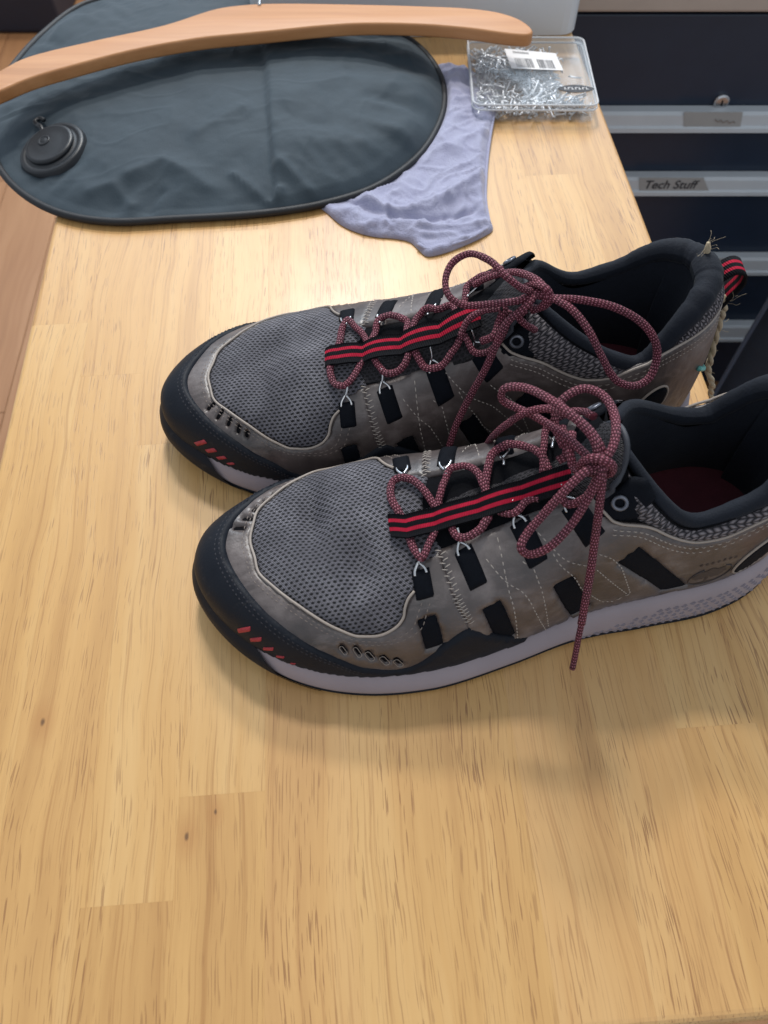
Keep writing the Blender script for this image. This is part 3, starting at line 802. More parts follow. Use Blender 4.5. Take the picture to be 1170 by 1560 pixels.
def make_shoe(which, label, c):
    s = Shoe(which, label, c); R_ = s.root
    # ---------------- sole
    o = OUT; n0 = len(o); X = o[:, 0]
    z0 = zs0(X); zt_ = zb(X); flare = np.interp(X, [0, 30, 90, 140, 200, 250, 285, 305, 315], [8, 9, 10, 9.5, 10, 8.5, 7, 6, 6])
    def loft(rings, cap_lo=True):
        V = []; 
        for of, z in rings:
            p, _ = s.sole_ring(of*np.ones(n0)); V.append(np.column_stack([p, z]))
        V = np.array(V); k = len(rings); F = []
        for a in range(k - 1):
            for i in range(n0):
                j = (i + 1) % n0; F.append((a*n0 + i, a*n0 + j, (a+1)*n0 + j, (a+1)*n0 + i))
        V = V.reshape(-1, 3)
        if cap_lo: F.append(tuple(range(n0))[::-1])
        area_ = ((o[:, 0]*np.roll(o[:, 1], -1) - np.roll(o[:, 0], -1)*o[:, 1]).sum())
        if area_ < 0: F = [f[::-1] for f in F]
        return V, F
    hgt = zt_ - z0
    V, F = loft([(flare - 3.5, z0 + 2.6), (flare - 1.2, z0 + 3.0), (flare - .3, z0 + 3.4 + hgt*.12), (flare*.97 - .2, z0 + 3 + hgt*.3), (flare*.80 - .4, z0 + 2 + hgt*.62), (flare*.52, zt_ + .2), (flare*.30, zt_ + 1.6), (.4 + 0*flare, zt_ + 2.4), (-2.5 + 0*flare, zt_ + 1.)])
    mid = s.add('midsole', V, F, 'midsole_foam')
    arc = np.r_[0, np.cumsum(np.linalg.norm(np.diff(o, axis=0), axis=1))]
    lug = ((arc % 16) < 3.2)*1.6*((X > 262) | (X < 60))
    V, F = loft([(flare - 5, z0 + lug), (flare - 2.2, z0 + lug), (flare - .6, z0 + .8 + lug), (flare - .1, z0 + 2.2), (flare - .5, z0 + 3.3), (flare - 4, z0 + 3.5)])
    s.add('outsole', V, F, 'rubber')
    # raised studs of the midsole wall at the rear: short slanted bars, one mesh
    G = Geo()
    for row in range(5):
        for side in (1, -1):
            for i in range(30):
                xx = 4 + i*4.6 + (2.3 if row % 2 else 0)
                if xx > 128 - row*12: continue
                k = [j for j in range(n0) if o[j, 1]*side > 0]; kk = min(k, key=lambda j: abs(X[j] - xx))
                w = .15 + .115*row + (.0 if xx > 60 else .03)
                p, nn = s.sole_ring(flare); d = nn[kk]; tg = np.array([-d[1], d[0]])*side
                prof = np.interp(w, [0, .12, .3, .62, 1], [-.6, -.3, -.2 - .03*flare[kk], -.4 - .20*flare[kk], -.48*flare[kk]])
                b = np.array([*(o[kk] + d*(flare[kk] + prof)), z0[kk] + 2.6 + hgt[kk]*w])
                t3 = np.array([tg[0], tg[1], .0])*2.1; u3 = np.array([d[0]*-.10, d[1]*-.10, 1.])*1.35; dd = np.array([d[0], d[1], .12]); u3 = u3 + t3*.30
                f_ = [(0, 1, 4), (1, 2, 4), (2, 3, 4), (3, 0, 4)]
                G.add([b - t3 - dd*.2, b - u3 - dd*.2, b + t3 - dd*.2, b + u3 - dd*.2, b + dd*.9], f_ if side > 0 else [x[::-1] for x in f_])
    st = s.geo('midsole_stud', G, 'midsole_mark', parent=mid, smooth=False); tag(st, kind='stuff')
    # black toe guard wrapping the front of the sole wall
    ids = [i for i in range(n0) if X[i] > 255]; ids = sorted(ids, key=lambda i: (i - n0//2))
    V = []; nv = 9
    for i in ids:
        top = np.clip((X[i] - 268)/20, 0, 1); top = .16 + .9*top*top*(3 - 2*top)
        for j in range(nv):
            w = top*j/(nv - 1)
            prof = np.interp(w, [0, .15, .35, .7, 1.06], [-.4, .6, 1.1, .2, -3.5]); pn, nn = s.sole_ring(flare + prof)
            V.append((pn[i][0], pn[i][1], z0[i] + .6 + (hgt[i] + 1.5)*w))
    F = grid_faces(len(ids), nv); s.add('toe_guard', V, F, 'rubber')
    # ---------------- shell under everything
    G = Geo()
    for sd in (1, -1):
        for (qa, qb, nq, open_) in ((0, QC, 90, False), (QC, 3, 80, True)):
            q = np.linspace(qa, qb, nq); lo = vcut(q, sd) if open_ else np.zeros(nq)
            v = lo[:, None] + (1 - lo[:, None])*np.linspace(0, 1, 26)[None]; Q = q[:, None]*np.ones((1, 26))
            ch = qv_chart(Q, sd*np.ones_like(Q), v).reshape(-1, 2); P, N = s.on(ch, -.25)
            f = grid_faces(nq, 26); 
            if sd < 0: f = [x[::-1] for x in f]
            G.add(P, f, ch/1000.)
    s.geo('upper', G, 'base_fabric')
    # ---------------- vamp mesh and its piping
    ring = np.vstack([qvp(PIPE_QV, -1)[::-1], qvp(PIPE_QV, 1)[1:]])
    vamp = np.vstack([ring, [(192, 20), (197, 8), (198, 0), (197, -8), (192, -20)]])
    grow = vamp.copy()
    s.panel('vamp', grow, .9, 'vamp_mesh', step=1.9, edge=.6, puff=.9, lift=.1)
    pw = s.warp(resample(ring, 1.6)); P, _ = s.on(pw, 1.75); s.tube('piping', P, .68, 'piping_leather', 7)
    # ---------------- leather
    def throat(xs, sd): return np.array([(x, sd*hw_throat(x)) for x in xs])
    seam = np.array([(193, 20), (190.5, 33), (186.6, 52), (182.4, 70), (179, 100), (178, 130)])
    seam_m = seam*[1, -1]
    bot = qvp([(1.29, 1.02), (1.1, 1.02), (1.0, 1.02), (.7, 1.02), (.4, 1.02), (0, 1.02)], 1)
    botm = qvp([(0, 1.02), (.4, 1.02), (.7, 1.02), (1.0, 1.02), (1.1, 1.02), (1.29, 1.02)], -1)
    # perforation slots
    def slot(c_, d, ln=6., w=2.7):
        c_ = np.array(c_, float); d = np.array(d, float)/np.hypot(*d); e = np.array([-d[1], d[0]]); out = []
        for a in np.linspace(-90, 90, 5): out.append(c_ + d*(ln/2 - w/2) + w/2*(d*math.cos(math.radians(a)) + e*math.sin(math.radians(a))))
        for a in np.linspace(90, 270, 5): out.append(c_ - d*(ln/2 - w/2) + w/2*(d*math.cos(math.radians(a)) + e*math.sin(math.radians(a))))
        return np.array(out)
    slots = []
    lat = [(245, 67, 4.2), (237.4, 69.5, 5.4), (231.5, 74.0, 5.8), (224.5, 80, 6.6), (217.8, 85, 6.6)]
    med = [(292, -10.5, 6.4), (287.3, -15.5, 6.6), (283, -20.5, 5.2), (278.5, -25.5, 4.6), (273.5, -30, 3.6)]
    if which == 'right': med = [(283.5, -21, 6.4), (278.2, -27, 6.6), (272.8, -32.6, 5.6), (267.8, -37.6, 5.0), (263, -41.4, 3.6)]
    for x, y, l in lat: slots.append(slot((x, y), (-.45, 1.0), l + 1.8, 1.2 + .24*l))
    for x, y, l in med: slots.append(slot((x, y), (x - 246, y*1.2), l + .6, 2.3))
    ups = [((203.2, 27), (202.5, 41), 8.6), ((182.4, 22.5), (177, 42), 8.8), ((155.6, 17.5), (148.7, 40), 9.2), ((133, 17), (123, 39), 9.2)]
    lows = [((203, 56), (199.6, 80), 8.6), ((171.5, 62), (161, 98), 9.0), ((136.3, 66), (119.8, 110), 9.0), ((105.8, 72), (66, 135), 9.4)]
    def rect(a_, b_, w_, sd, grow=0.):
        a_ = np.array(a_, float); b_ = np.array(b_, float); d = (b_ - a_)/np.linalg.norm(b_ - a_); e = np.array([-d[1], d[0]])*(w_/2 + grow)
        a_ = a_ - d*grow; b_ = b_ + d*grow
        poly = np.array([a_ + e, a_ - e, (a_ + b_)/2 - e, b_ - e, b_ + e, (a_ + b_)/2 + e])*[1, sd]
        return poly[::-1] if sd < 0 else poly
    def window(bar, sd): return s.clampv(resample(rect(*bar, sd), 1.6, True), .962)
    mud = np.vstack([throat([205, 199, 193], 1), seam, bot, botm[1:], seam_m[::-1], throat([193, 199, 205], -1), qvp(PIPE_QV, -1)[::-1], qvp(PIPE_QV, 1)[1:]])
    md = s.panel('toe_leather', mud, 1.5, 'leather', step=2.1, holes=slots + [window(lows[0], 1), window(lows[0], -1)], edge=1.0, ripple=.25)
    rows = []
    for dv in (.028, .050):
        pq = [(q, v + dv) for q, v in PIPE_QV[:8]] + [(q - dv*.55, v + dv*.4) for q, v in PIPE_QV[8:]]
        pq = [(q, v + dv) for q, v in PIPE_QV[:7]] + [(1.064 + dv*.5, .67 + dv*.8), (1.10 + dv, .625 + dv*.5), (1.12 + dv, .54), (1.128 + dv, .47), (1.14 + dv, .41)]
        rows.append(np.vstack([qvp(pq, -1)[::-1], qvp(pq, 1)[1:]]))
    s.stitches('stitching', rows, 1.5, 'stitch_tan', ln=1.9, gap=1.2, r=.28, parent=md)
    # raised rims around the slots
    for h in slots[:5]:
        p, _ = s.on(s.warp(h), 1.55); V, F, U = tube(p, .15, 6, True); s.add('slot_rim', V, F, 'piping_leather', U, md)
    for sd in (1, -1):
        se = (seam + [2.0, 0])*[1, sd]
        back = qvp([(1.30, 1.02), (1.5, 1.02), (1.8, 1.02), (2.0, 1.02), (2.5, 1.02), (3.0, 1.02)], sd)
        top = qvp(LEDGE_QV, sd)[::-1]
        qd = np.vstack([se, back, top, throat([122, 135, 150, 165, 180], sd)])
        name = 'quarter'
        qt = s.panel(name, qd, 1.9, 'leather', step=2.4, edge=1.1, ripple=.3, holes=[window(b_, sd) for b_ in lows[1:]])
        # pale cut edge along the collar line
        p, _ = s.on(s.warp(resample(qvp(LEDGE_QV, sd), 2.)), 1.7); s.tube('edge_binding', p, .75, 'piping_leather', 6, parent=qt)
        # stitch lines: two rows under the collar edge, zigzag at the seam, V lines on the side
        rows = []
        for dv in (.035, .062):
            rows.append(qvp([(q, v + dv) for q, v in LEDGE_QV[1:]], sd))
        vl = [[(166, 22), (165, 34), (162.5, 58), (155, 104)], [(172.5, 30), (157.7, 55), (139, 108)], [(156, 36), (151, 42), (146, 70), (138, 106)],
              [(142, 37), (126.4, 78), (111, 107)], [(150, 22), (136, 44), (124, 62), (98, 112)], [(125, 44), (108, 78), (96.7, 112)], [(111, 107), (104, 114), (96.7, 112)], [(205, 30), (214, 38), (215.5, 52)]]
        rows += [np.array(l, float)*[1, sd] for l in vl[:-1]]
        s.stitches('stitching', rows, 1.95, parent=qt)
        zz = []
        base = resample(seam[:4], 1.6)
        zz = np.array([p + np.array([(-2.6 if i % 2 else 2.0), 0]) for i, p in enumerate(base)])*[1, sd]
        s.stitches('zigzag_stitching', [zz[i:i+2] for i in range(len(zz) - 1)], 1.9, ln=2.9, gap=.1, r=.30, parent=qt, warp=True)
        # collar mesh pad
        q1 = np.linspace(1.655, 3, 40); vt = vcut(q1, sd) + .012
        up = qv_chart(q1, sd*np.ones(40), vt)
        lowp = qvp([(q, v + .012) for q, v in LEDGE_QV[2:]], sd)[::-1]
        s.panel('collar_pad', np.vstack([up, lowp]), 1.0, 'collar_mesh', step=2.6, edge=1.5, puff=2.2, warp=False)
        # black eye flap at the top of the throat
        fl = np.array([(126, 15), (118, 19), (109, 20), (103, 27), (99, 40), (104, 47), (113, 38), (122, 29)])*[1, sd]
        s.panel('eye_flap', fl, 1.6, 'black_webbing', step=2.2, edge=1.0)
        # eyelet
        ce = np.array([[113.5, sd*27.]]); ce = s.warp(ce); p, nn = s.on(ce, 2.2)
        a = np.linspace(0, 2*math.pi, 25)[:-1]; nn = nn[0]; e1 = np.cross(nn, [1, 0, 0]); e1 /= np.linalg.norm(e1); e2 = np.cross(nn, e1)
        s.tube('eyelet', p + 3.0*(np.cos(a)[:, None]*e1 + np.sin(a)[:, None]*e2), .95, 'grey_eyelet', 8, True)
        # webbing bars: upper row ends at the lace hooks, lower row dives into the sole
        for b_ in ups: s.panel('webbing_bar', rect(*b_, sd), .9, 'black_webbing', step=2.0, edge=.5, lift=2.05, back=-1.6, puff=.35)
        for b_ in lows: s.panel('webbing_bar', rect(*b_, sd, .9), .5, 'black_webbing', step=2.0, edge=.4, lift=.0, back=-.6)
        # wire lace hooks
        for (a_, b_, w_) in ups:
            a_ = np.array(a_, float); b_ = np.array(b_, float); d = (b_ - a_)/np.linalg.norm(b_ - a_); e = np.array([-d[1], d[0]])
            g = Geo()
            for path in ([a_ + d*2.2 + e*2.9, a_ + e*2.5, a_ - d*2.4 + e*1.0, a_ - d*3.4, a_ - d*2.4 - e*1.0, a_ - e*2.5, a_ + d*2.2 - e*2.9],
                         [a_ - d*3.0, a_ - d*5.4 + e*1.4, a_ - d*8.6 + e*2.2], ):
                pp = s.warp(np.array(path)*[1, sd]); lf = np.interp(np.arange(len(pp)), [0, len(pp) - 1], [3.0, 3.0 if len(pp) > 3 else 6.2])
                p, _ = s.on(pp, lf); V, F, U = tube(catmull(p, 4), .62, 6); g.add(V, F, U)
            s.geo('lace_hook', g, 'metal')
        # heel side oval of black rubber
        cc = qv_chart(np.array([2.13]), np.array([sd]), np.array([.835]))[0]; aa = np.linspace(0, 2*math.pi, 40)[:-1]
        ov = qv_chart(2.17 + .16*np.cos(aa), sd*np.ones(len(aa)), .825 - .055*np.cos(aa) + .105*np.sin(aa))
        s.panel('heel_patch', ov, 1.0, 'black_webbing', step=2.5, edge=1.0, lift=2.15, warp=False)
        p, _ = s.on(s.clampv(ov), 2.3); s.tube('patch_rim', p, .7, 'piping_leather', 6, True)
    # emblem pressed into the outer heel leather: a crowned tree in a ring, small letters above
    eb = np.array([56., 117.]); g = Geo()
    def blob(cx, cy, rx, ry, n=16, f=None):
        a = np.linspace(0, 2*math.pi, n + 1)[:-1]; r = 1 + (.16*np.sin(a*7) if f else 0*a)
        pl = np.stack([cx + rx*r*np.cos(a), cy + ry*r*np.sin(a)], 1); P, T, d = fill2d(pl, 1.2); V, _ = s.on(P, 2.06); g.add(V, [tuple(t) for t in T], P/1000.)
    blob(eb[0] + 1, eb[1] - 1, 8.0, 4.4, 44, True); blob(eb[0] - 3.2, eb[1] + 1.6, 3.6, 3.0, 24, True); blob(eb[0] + 5.0, eb[1] + 1.4, 3.4, 2.6, 24, True)
    blob(eb[0] + .8, eb[1] + 5.6, .8, 3.4); blob(eb[0] + .8, eb[1] + 8.8, 5.0, .7)
    a = np.linspace(math.radians(-60), math.radians(240), 40); P, _ = s.on(np.stack([eb[0] + 10.8*np.cos(a), eb[1] + 1.5 + 9.0*np.sin(a)], 1), 2.06); V, F, U = tube(P, .35, 5); g.add(V, F, U)
    for i in range(7): blob(eb[0] - 8 + i*2.8, eb[1] - 12.4 - .3*math.sin(i), .75, 1.2, 10)
    s.geo('emblem', g, 'emblem')
    # ---------------- toe bumper with pressed dots and red dashes
    top = np.vstack([qvp(BUMP_QV, -1)[::-1], qvp(BUMP_QV, 1)[1:]])
    lowq = [(1.46, 1.02), (1.3, 1.02), (1.1, 1.02), (.9, 1.02), (.6, 1.02), (.3, 1.02), (0, 1.02)]
    lower = np.vstack([qvp(lowq, 1), qvp(lowq, -1)[::-1][1:]])
    bp = s.panel('toe_bumper', np.vstack([top, lower]), 1.9, 'rubber', step=2.2, edge=1.6, lift=1.5, warp=False, back=-1.8)
    rows = []
    for dv in (.030, .055): rows.append(np.vstack([qvp([(q, v + dv) for q, v in BUMP_QV[:7]], -1)[::-1], qvp([(q, v + dv) for q, v in BUMP_QV[:7]], 1)[1:]]))
    s.stitches('pressed_dots', rows, 3.42, 'dark_thread', ln=1.5, gap=1.3, r=.45, parent=bp, warp=False)
    for sd in (1, -1):
        for i, (q, v) in enumerate([(.395, .862), (.463, .872), (.530, .892), (.592, .915), (.655, .942)]):
            if sd < 0 and i == 4: continue
            cc = qv_chart(np.array([q - (.04 if sd < 0 else 0)]), np.array([sd]), np.array([v]))[0]
            ln = [11.5, 10, 9.2, 7.4, 5.2][i]; d = np.array([.95, -.13*sd]); d /= np.linalg.norm(d); e = np.array([-d[1], d[0]])
            w = [2.3, 2.2, 2.0, 1.6, 1.1][i]/2; k = 1.2
            poly = np.array([cc + d*ln/2 + e*w, cc - d*(ln/2 - k) + e*w, cc - d*ln/2 - e*w, cc + d*(ln/2 - k) - e*w])
            s.panel('red_dash', poly, .45, 'red_mark', step=1.2, edge=.5, lift=3.75, warp=False, parent=bp, back=-1.0)
    # ---------------- tongue
    G = Geo(); nt, na = 26, 15
    for lay, lift in ((0, 0.), (1, -4.5)):
        V = []; U = []
        for t in np.linspace(0, 1, nt):
            xx = np.interp(t, [0, .55, .8, 1], [200, 145, 122, 111]); hz = np.interp(xx, [111, 114, 120, 127, 140, 160, 180, 200], [121.5, 119, 112.5, 105, 95.5, 85, 77, 71]) 
            w = np.interp(t, [0, .5, .85, .95, 1], [21, 18, 19, 17, 13])
            for a in np.linspace(-1, 1, na):
                yy = a*w; cy = float(yc(xx)) + s.c*.9
                th = 4.5*(1 - a*a)**.5 if lay == 0 else 0
                drop = (abs(a)**2.2)*np.interp(t, [0, .6, 1], [5, 9, 7])
                V.append((xx + (2.5*abs(a)**3 if t > .9 else 0), cy + yy, hz - 3.2 - drop + (th*.6 if lay == 0 else -2.2))); U.append((xx/1000, yy/1000))
        f = grid_faces(nt, na); G.add(V, f if lay == 0 else [x[::-1] for x in f], U)
    n1 = nt*na; edge = [i*na for i in range(nt)] + [(nt-1)*na + j for j in range(1, na)] + [i*na + na - 1 for i in range(nt - 2, -1, -1)]
    for a_, b_ in zip(edge[:-1], edge[1:]): G.F.append((a_, b_, b_ + n1, a_ + n1))
    tg = s.geo('tongue', G, 'tongue_mesh')
    ep = [G.V[i] for i in edge if G.V[i][0] < 123]; s.tube('tongue_binding', np.array(ep), 1.4, 'tongue_edge', 8, parent=tg)
    # ---------------- striped lace keeper: webbing sewn down along the tongue
    xs = np.linspace(214, 130, 64); cY = 6.5 if which == 'left' else -2.5
    V = []; U = []; F = []
    for k, x in enumerate(xs):
        wave = abs(math.sin((x - 214)/84*math.pi*4)); hgt_ = (5.0 if which == 'left' else 4.4) + (1.6 if which == 'left' else 3.4)*wave**.7
        for j, a in enumerate(np.linspace(-1, 1, 5)):
            p, nn = s.on(s.warp(np.array([[x, cY + a*5.6]])), hgt_ + .5*(1 - a*a)); V.append(p[0]); U.append(((j/4), (214 - x)/1000))
    F = grid_faces(64, 5); V = np.array(V)
    low = V - [0, 0, 1.3]; N_ = len(V); F += [tuple(np.array(f)[::-1] + N_) for f in F]
    ed = [i*5 for i in range(64)] + [63*5 + j for j in range(1, 5)] + [i*5 + 4 for i in range(62, -1, -1)] + [3, 2, 1, 0]
    for a_, b_ in zip(ed[:-1], ed[1:]): F.append((a_, b_, b_ + N_, a_ + N_))
    s.add('lace_keeper', np.vstack([V, low]), F, 'striped_webbing', np.vstack([U, U]))
    # ---------------- collar roll, lining, insole
    ql = np.linspace(1.625, 3, 60)
    tl = np.vstack([surf_qv(ql, np.ones(60), vcut(ql, 1)), surf_qv(ql, -np.ones(60), vcut(ql, -1))[::-1][1:]])
    cen = np.array([62., 0, 0]); inn = cen - tl; inn[:, 2] = 0; inn /= np.linalg.norm(inn, axis=1, keepdims=True)
    roll = tl + inn*4.4 + [0, 0, -1.2]; k = np.linspace(0, 1, len(roll)); rad = np.interp(k, [0, .03, .12, .5, .88, .97, 1], [2.0, 3.2, 4.6, 7.4, 4.6, 3.2, 2.0])*(1 + .16*noise2(k*46, 0*k + 3.3, 131, 3))
    roll = np.column_stack([np.convolve(np.r_[[roll[0, i]]*2, roll[:, i], [roll[-1, i]]*2], np.ones(5)/5, 'valid') for i in range(3)])
    s.tube('collar_roll', roll, rad, 'lining', 12)
    V = []; nl = 12
    for p, iv in zip(tl, inn):
        pw_ = np.array([np.clip(p[0], 8, 400), p[1]*.80, 0.]); bx = np.array([max(10, p[0] - 2 + (8 if p[0] < 20 else 0)), p[1]*.86, float(zb(p[0])) + 6])
        for j in range(nl):
            t = j/(nl - 1); b_ = math.sin(t*math.pi)*3.0
            q_ = (p + iv*8.5 - [0, 0, 4])*(1 - t) + bx*t + iv*b_; V.append(q_)
    s.add('lining', V, grid_faces(len(tl), nl), 'lining', np.array(V)[:, :2]/1000)
    ins = OUT*[.955, .86] + [8, 0]; V = np.column_stack([ins, zb(ins[:, 0]) + 6.5]); s.add('insole', V, [tuple(range(len(V)))], 'insole_red', V[:, :2]/1000, smooth=False)
    # ---------------- heel pull loop
    hp, hn = surf_qv(np.array([3.]), np.array([1]), vcut(np.array([3.]), 1)), None; hx, hy, hz = hp[0]
    lp = catmull([(hx - 1, 0, hz - 4), (hx - 8, 0, hz + 2), (hx - 14, 1, hz - .5), (hx - 16, 2, hz - 8), (hx - 12.5, 2, hz - 17), (hx - 8.5, 1, hz - 26)], 8)
    V = []; U = []; d = 0
    for i, p in enumerate(lp):
        t = lp[min(i + 1, len(lp) - 1)] - lp[max(i - 1, 0)]; t /= np.linalg.norm(t); nn = np.array([t[2], 0, -t[0]])
        if i: d += np.linalg.norm(lp[i] - lp[i-1])
        for j in range(4): V.append(p + np.array([0, 1, 0])*(-6.5 + 13*j/3) + nn*.7); U.append((j/3, d/1000))
    n1 = len(V)
    for i in range(n1): V.append(np.array(V[i]) - np.array([0, 0, 0])); U.append(U[i])
    V = np.array(V)
    for i, p in enumerate(lp):
        t = lp[min(i + 1, len(lp) - 1)] - lp[max(i - 1, 0)]; t /= np.linalg.norm(t); nn = np.array([t[2], 0, -t[0]])
        V[n1 + i*4:n1 + i*4 + 4] -= nn*1.4
    f = grid_faces(len(lp), 4); F = f + [tuple(np.array(x)[::-1] + n1) for x in f]
    for i in range(len(lp) - 1): F += [(i*4, (i+1)*4, n1 + (i+1)*4, n1 + i*4)[::-1], (i*4 + 3, (i+1)*4 + 3, n1 + (i+1)*4 + 3, n1 + i*4 + 3)]
    s.add('heel_loop', V, F, 'striped_webbing', U)
    if which == 'right':
        V = []; 
        for t in np.linspace(0, 1, 14):
            q = 2.55 + .4*t
            for v in (.60, .66): pass
        ch = qv_chart(np.linspace(2.62, 3.0, 20), -np.ones(20), np.linspace(.70, .88, 20)); p, _ = s.on(ch, 2.6); s.tube('heel_teal_line', p, 1.5, 'teal', 8)  # thin teal tube slanting down the back of the far heel
    return s

LR = 1.98     # lace radius, mm
def lace_rows(s, G):
    """zigzag between the hooks, under the striped keeper; pattern coordinates about the throat centre"""
    A = [[(207, 4, 2.6), (211, -8, 3.4), (209, -17.5, 4.2), (203, -19, 5.0), (195.5, -11, 3.8), (190.5, 2, 2.4), (186, 10, 3.0), (183, 17.0, 4.4), (177, 18.5, 5.0), (171.5, 15.5, 4.2), (168.5, 12, 3.0), (168, 3, 2.6), (164.5, -9, 3.6), (159.5, -16.5, 4.4), (152, -18.5, 5.0), (145, -14, 4.4), (140, -8, 3.6), (138, 4, 2.8), (136, 12, 4.0), (134, 17, 5.6), (127, 17, 6), (121, 12, 7), (116, 8, 9)],
         [(207, 4, 2.6), (205, 15, 3.4), (201.2, 22.5, 5.2), (197, 17, 4.0), (191.5, 8, 2.6), (188.5, -4, 3.4), (184, -12, 4.2), (178.5, -16.5, 5.0), (172.5, -15, 4.4), (168, -9, 4.2), (166, 4, 2.6), (161.5, 12, 3.4), (156.5, 14, 5.0), (150.5, 11, 4.8), (144, 10, 3.6), (141, 0, 2.8), (138, -10, 4.2), (133, -19, 6.0), (125, -21, 7), (119, -16, 8), (115, -10, 10)]]
    for line in A:
        L = np.array(line, float); P, _ = s.on(s.warp(L[:, :2]), L[:, 2] + .6)
        Q = catmull(P, 8); k = np.arange(len(Q)); wob = np.stack([noise2(k*.21, 0*k + j*7.3 + L[0, 1], 81 + j, 2) for j in range(3)], 1)*.9
        rr = LR*(1 + .10*noise2(k*.35, 0*k + 2.2, 91, 2)); V, F, U = tube(Q + wob, rr, 10, flat=.88); G.add(V, F, np.array(U)*[1, .001])

def free_lace(s, G, pts, r=LR, n=8):
    P = s.loc(np.array([at(*p) for p in pts])); Q = catmull(P, n); k = np.arange(len(Q)); wob = np.stack([noise2(k*.10, 0*k + j*5.1 + pts[0][0]*.37, 101 + j, 1) for j in range(3)], 1)*1.0
    rr = r*(1 + .07*noise2(k*.2, 0*k + pts[0][1]*.11, 111, 2)); V, F, U = tube(Q + wob, rr, 10, flat=.86); G.add(V, F, np.array(U)*[1, .001]); return P
# ------------------------------------------------------------------ the pair
shoe_n = make_shoe('left', 'near brown leather hiking shoe whose lace end hangs over the pale sole', 10.)
shoe_f = make_shoe('right', 'far brown leather hiking shoe with red heel loop and twine behind it', -5.)

G = Geo(); lace_rows(shoe_n, G)
fl = lambda pts, **k: free_lace(shoe_n, G, pts, **k)
# bow of the near shoe
fl([(914, 705, .128), (905, 668, .134), (872, 632, .138), (832, 604, .136), (797, 590, .132), (770, 593, .128), (764, 606, .122), (782, 620, .118), (815, 636, .118), (860, 665, .122), (900, 700, .124)])
fl([(920, 706, .126), (915, 680, .132), (895, 652, .134), (865, 630, .132), (835, 622, .128), (800, 629, .120), (772, 647, .106), (752, 664, .088), (738, 684, .060)])
fl([(905, 708, .126), (926, 692, .131), (938, 660, .133), (934, 625, .131), (915, 600, .130), (890, 593, .128), (866, 603, .126), (848, 622, .122), (846, 650, .117), (858, 680, .116)])
fl([(908, 710, .127), (893, 718, .127), (860, 748, .120), (826, 785, .108), (801, 815, .100), (795, 834, .097), (806, 846, .094), (832, 838, .098), (868, 803, .106), (900, 752, .118), (916, 718, .127), (914, 706, .129)])
fl([(912, 700, .126), (918, 722, .125), (914, 760, .115), (908, 810, .098), (902, 860, .082), (894, 910, .064), (886, 950, .050)])
# knot wraps
fl([(884, 712, .122), (893, 702, .128), (908, 699, .132), (924, 704, .132), (934, 712, .128), (928, 720, .122), (910, 722, .118), (890, 719, .118)])
fl([(870, 660, .120), (868, 690, .120), (874, 712, .118), (888, 716, .122), (905, 708, .126)])
fl([(858, 650, .116), (862, 675, .117), (862, 695, .114), (850, 702, .112)])
shoe_n.geo('lace', G, 'lace')
G = Geo(); V, F, U = tube(catmull(shoe_n.loc(np.array([at(*p) for p in [(886, 950, .050), (882, 968, .044), (877, 995, .034), (872, 1019, .026)]])), 5), 1.5, 8); G.add(V, F, np.array(U)*[1, .001])
shoe_n.geo('aglet', G, 'lace')

G = Geo(); lace_rows(shoe_f, G)
fl = lambda pts, **k: free_lace(shoe_f, G, pts, **k)
fl([(818, 446, .128), (795, 440, .134), (772, 422, .140), (745, 396, .142), (716, 386, .140), (690, 399, .136), (678, 426, .132), (684, 452, .129), (704, 464, .127), (740, 463, .127), (785, 459, .128), (815, 452, .128)])
fl([(722, 434, .112), (740, 424, .118), (765, 417, .124), (795, 418, .130), (822, 432, .134), (833, 450, .132), (828, 466, .126), (812, 474, .120)])
fl([(815, 446, .130), (842, 456, .131), (870, 472, .130), (896, 504, .124), (917, 545, .112), (930, 570, .104), (945, 584, .100), (968, 588, .098), (990, 574, .101), (1001, 546, .108), (995, 516, .118), (972, 487, .126), (932, 466, .131), (888, 457, .132), (845, 455, .131), (818, 450, .129)])
fl([(822, 440, .130), (800, 468, .127), (775, 490, .120), (757, 524, .108), (738, 564, .092), (714, 606, .074), (697, 645, .058), (684, 682, .044)])
fl([(800, 436, .126), (815, 432, .132), (832, 440, .135), (838, 456, .130), (826, 468, .124), (806, 466, .122), (796, 452, .124)])
fl([(800, 470, .122), (792, 482, .118), (800, 494, .114), (814, 503, .108)])
fl([(770, 465, .120), (760, 490, .114), (752, 512, .110), (735, 520, .104)])
fl([(765, 470, .120), (735, 475, .114), (712, 490, .108), (702, 512, .102)])
shoe_f.geo('lace', G, 'lace')

# jute twine caught on the far heel, hanging to the table
G = Geo(); pts = [(1100, 452, .100), (1103, 466, .094), (1098, 485, .084), (1090, 515, .066), (1083, 545, .048), (1079, 565, .036), (1085, 585, .024), (1083, 600, .014), (1088, 612, .006), (1096, 620, .0025)]
P = catmull(np.array([at(*p) for p in pts]), 10)
for k in range(2):
    a = np.linspace(0, 26*math.pi*.55, len(P)) + k*math.pi; Q = P + .0008*np.stack([np.cos(a), np.sin(a), 0*a], 1)
    V, F, U = tube(Q, np.interp(np.linspace(0, 1, len(Q)), [0, .5, .9, 1], [.0015, .0014, .0012, .0006]), 7); G.add(V, F, U)
fib = Geo()
def fibre(p, d, ln, n=5):
    q = [np.array(p)]; d = np.array(d, float); d /= np.linalg.norm(d)
    for i in range(n): d = d + NR.randn(3)*.35; d /= np.linalg.norm(d); q.append(q[-1] + d*ln/n)
    V, F, U = tube(np.array(q), .00009, 4); fib.add(V, F, U)
for i in range(34):
    k = NR.randint(0, len(P)); fibre(P[k], NR.randn(3) + [.2, 0, 0], NR.uniform(.002, .007))
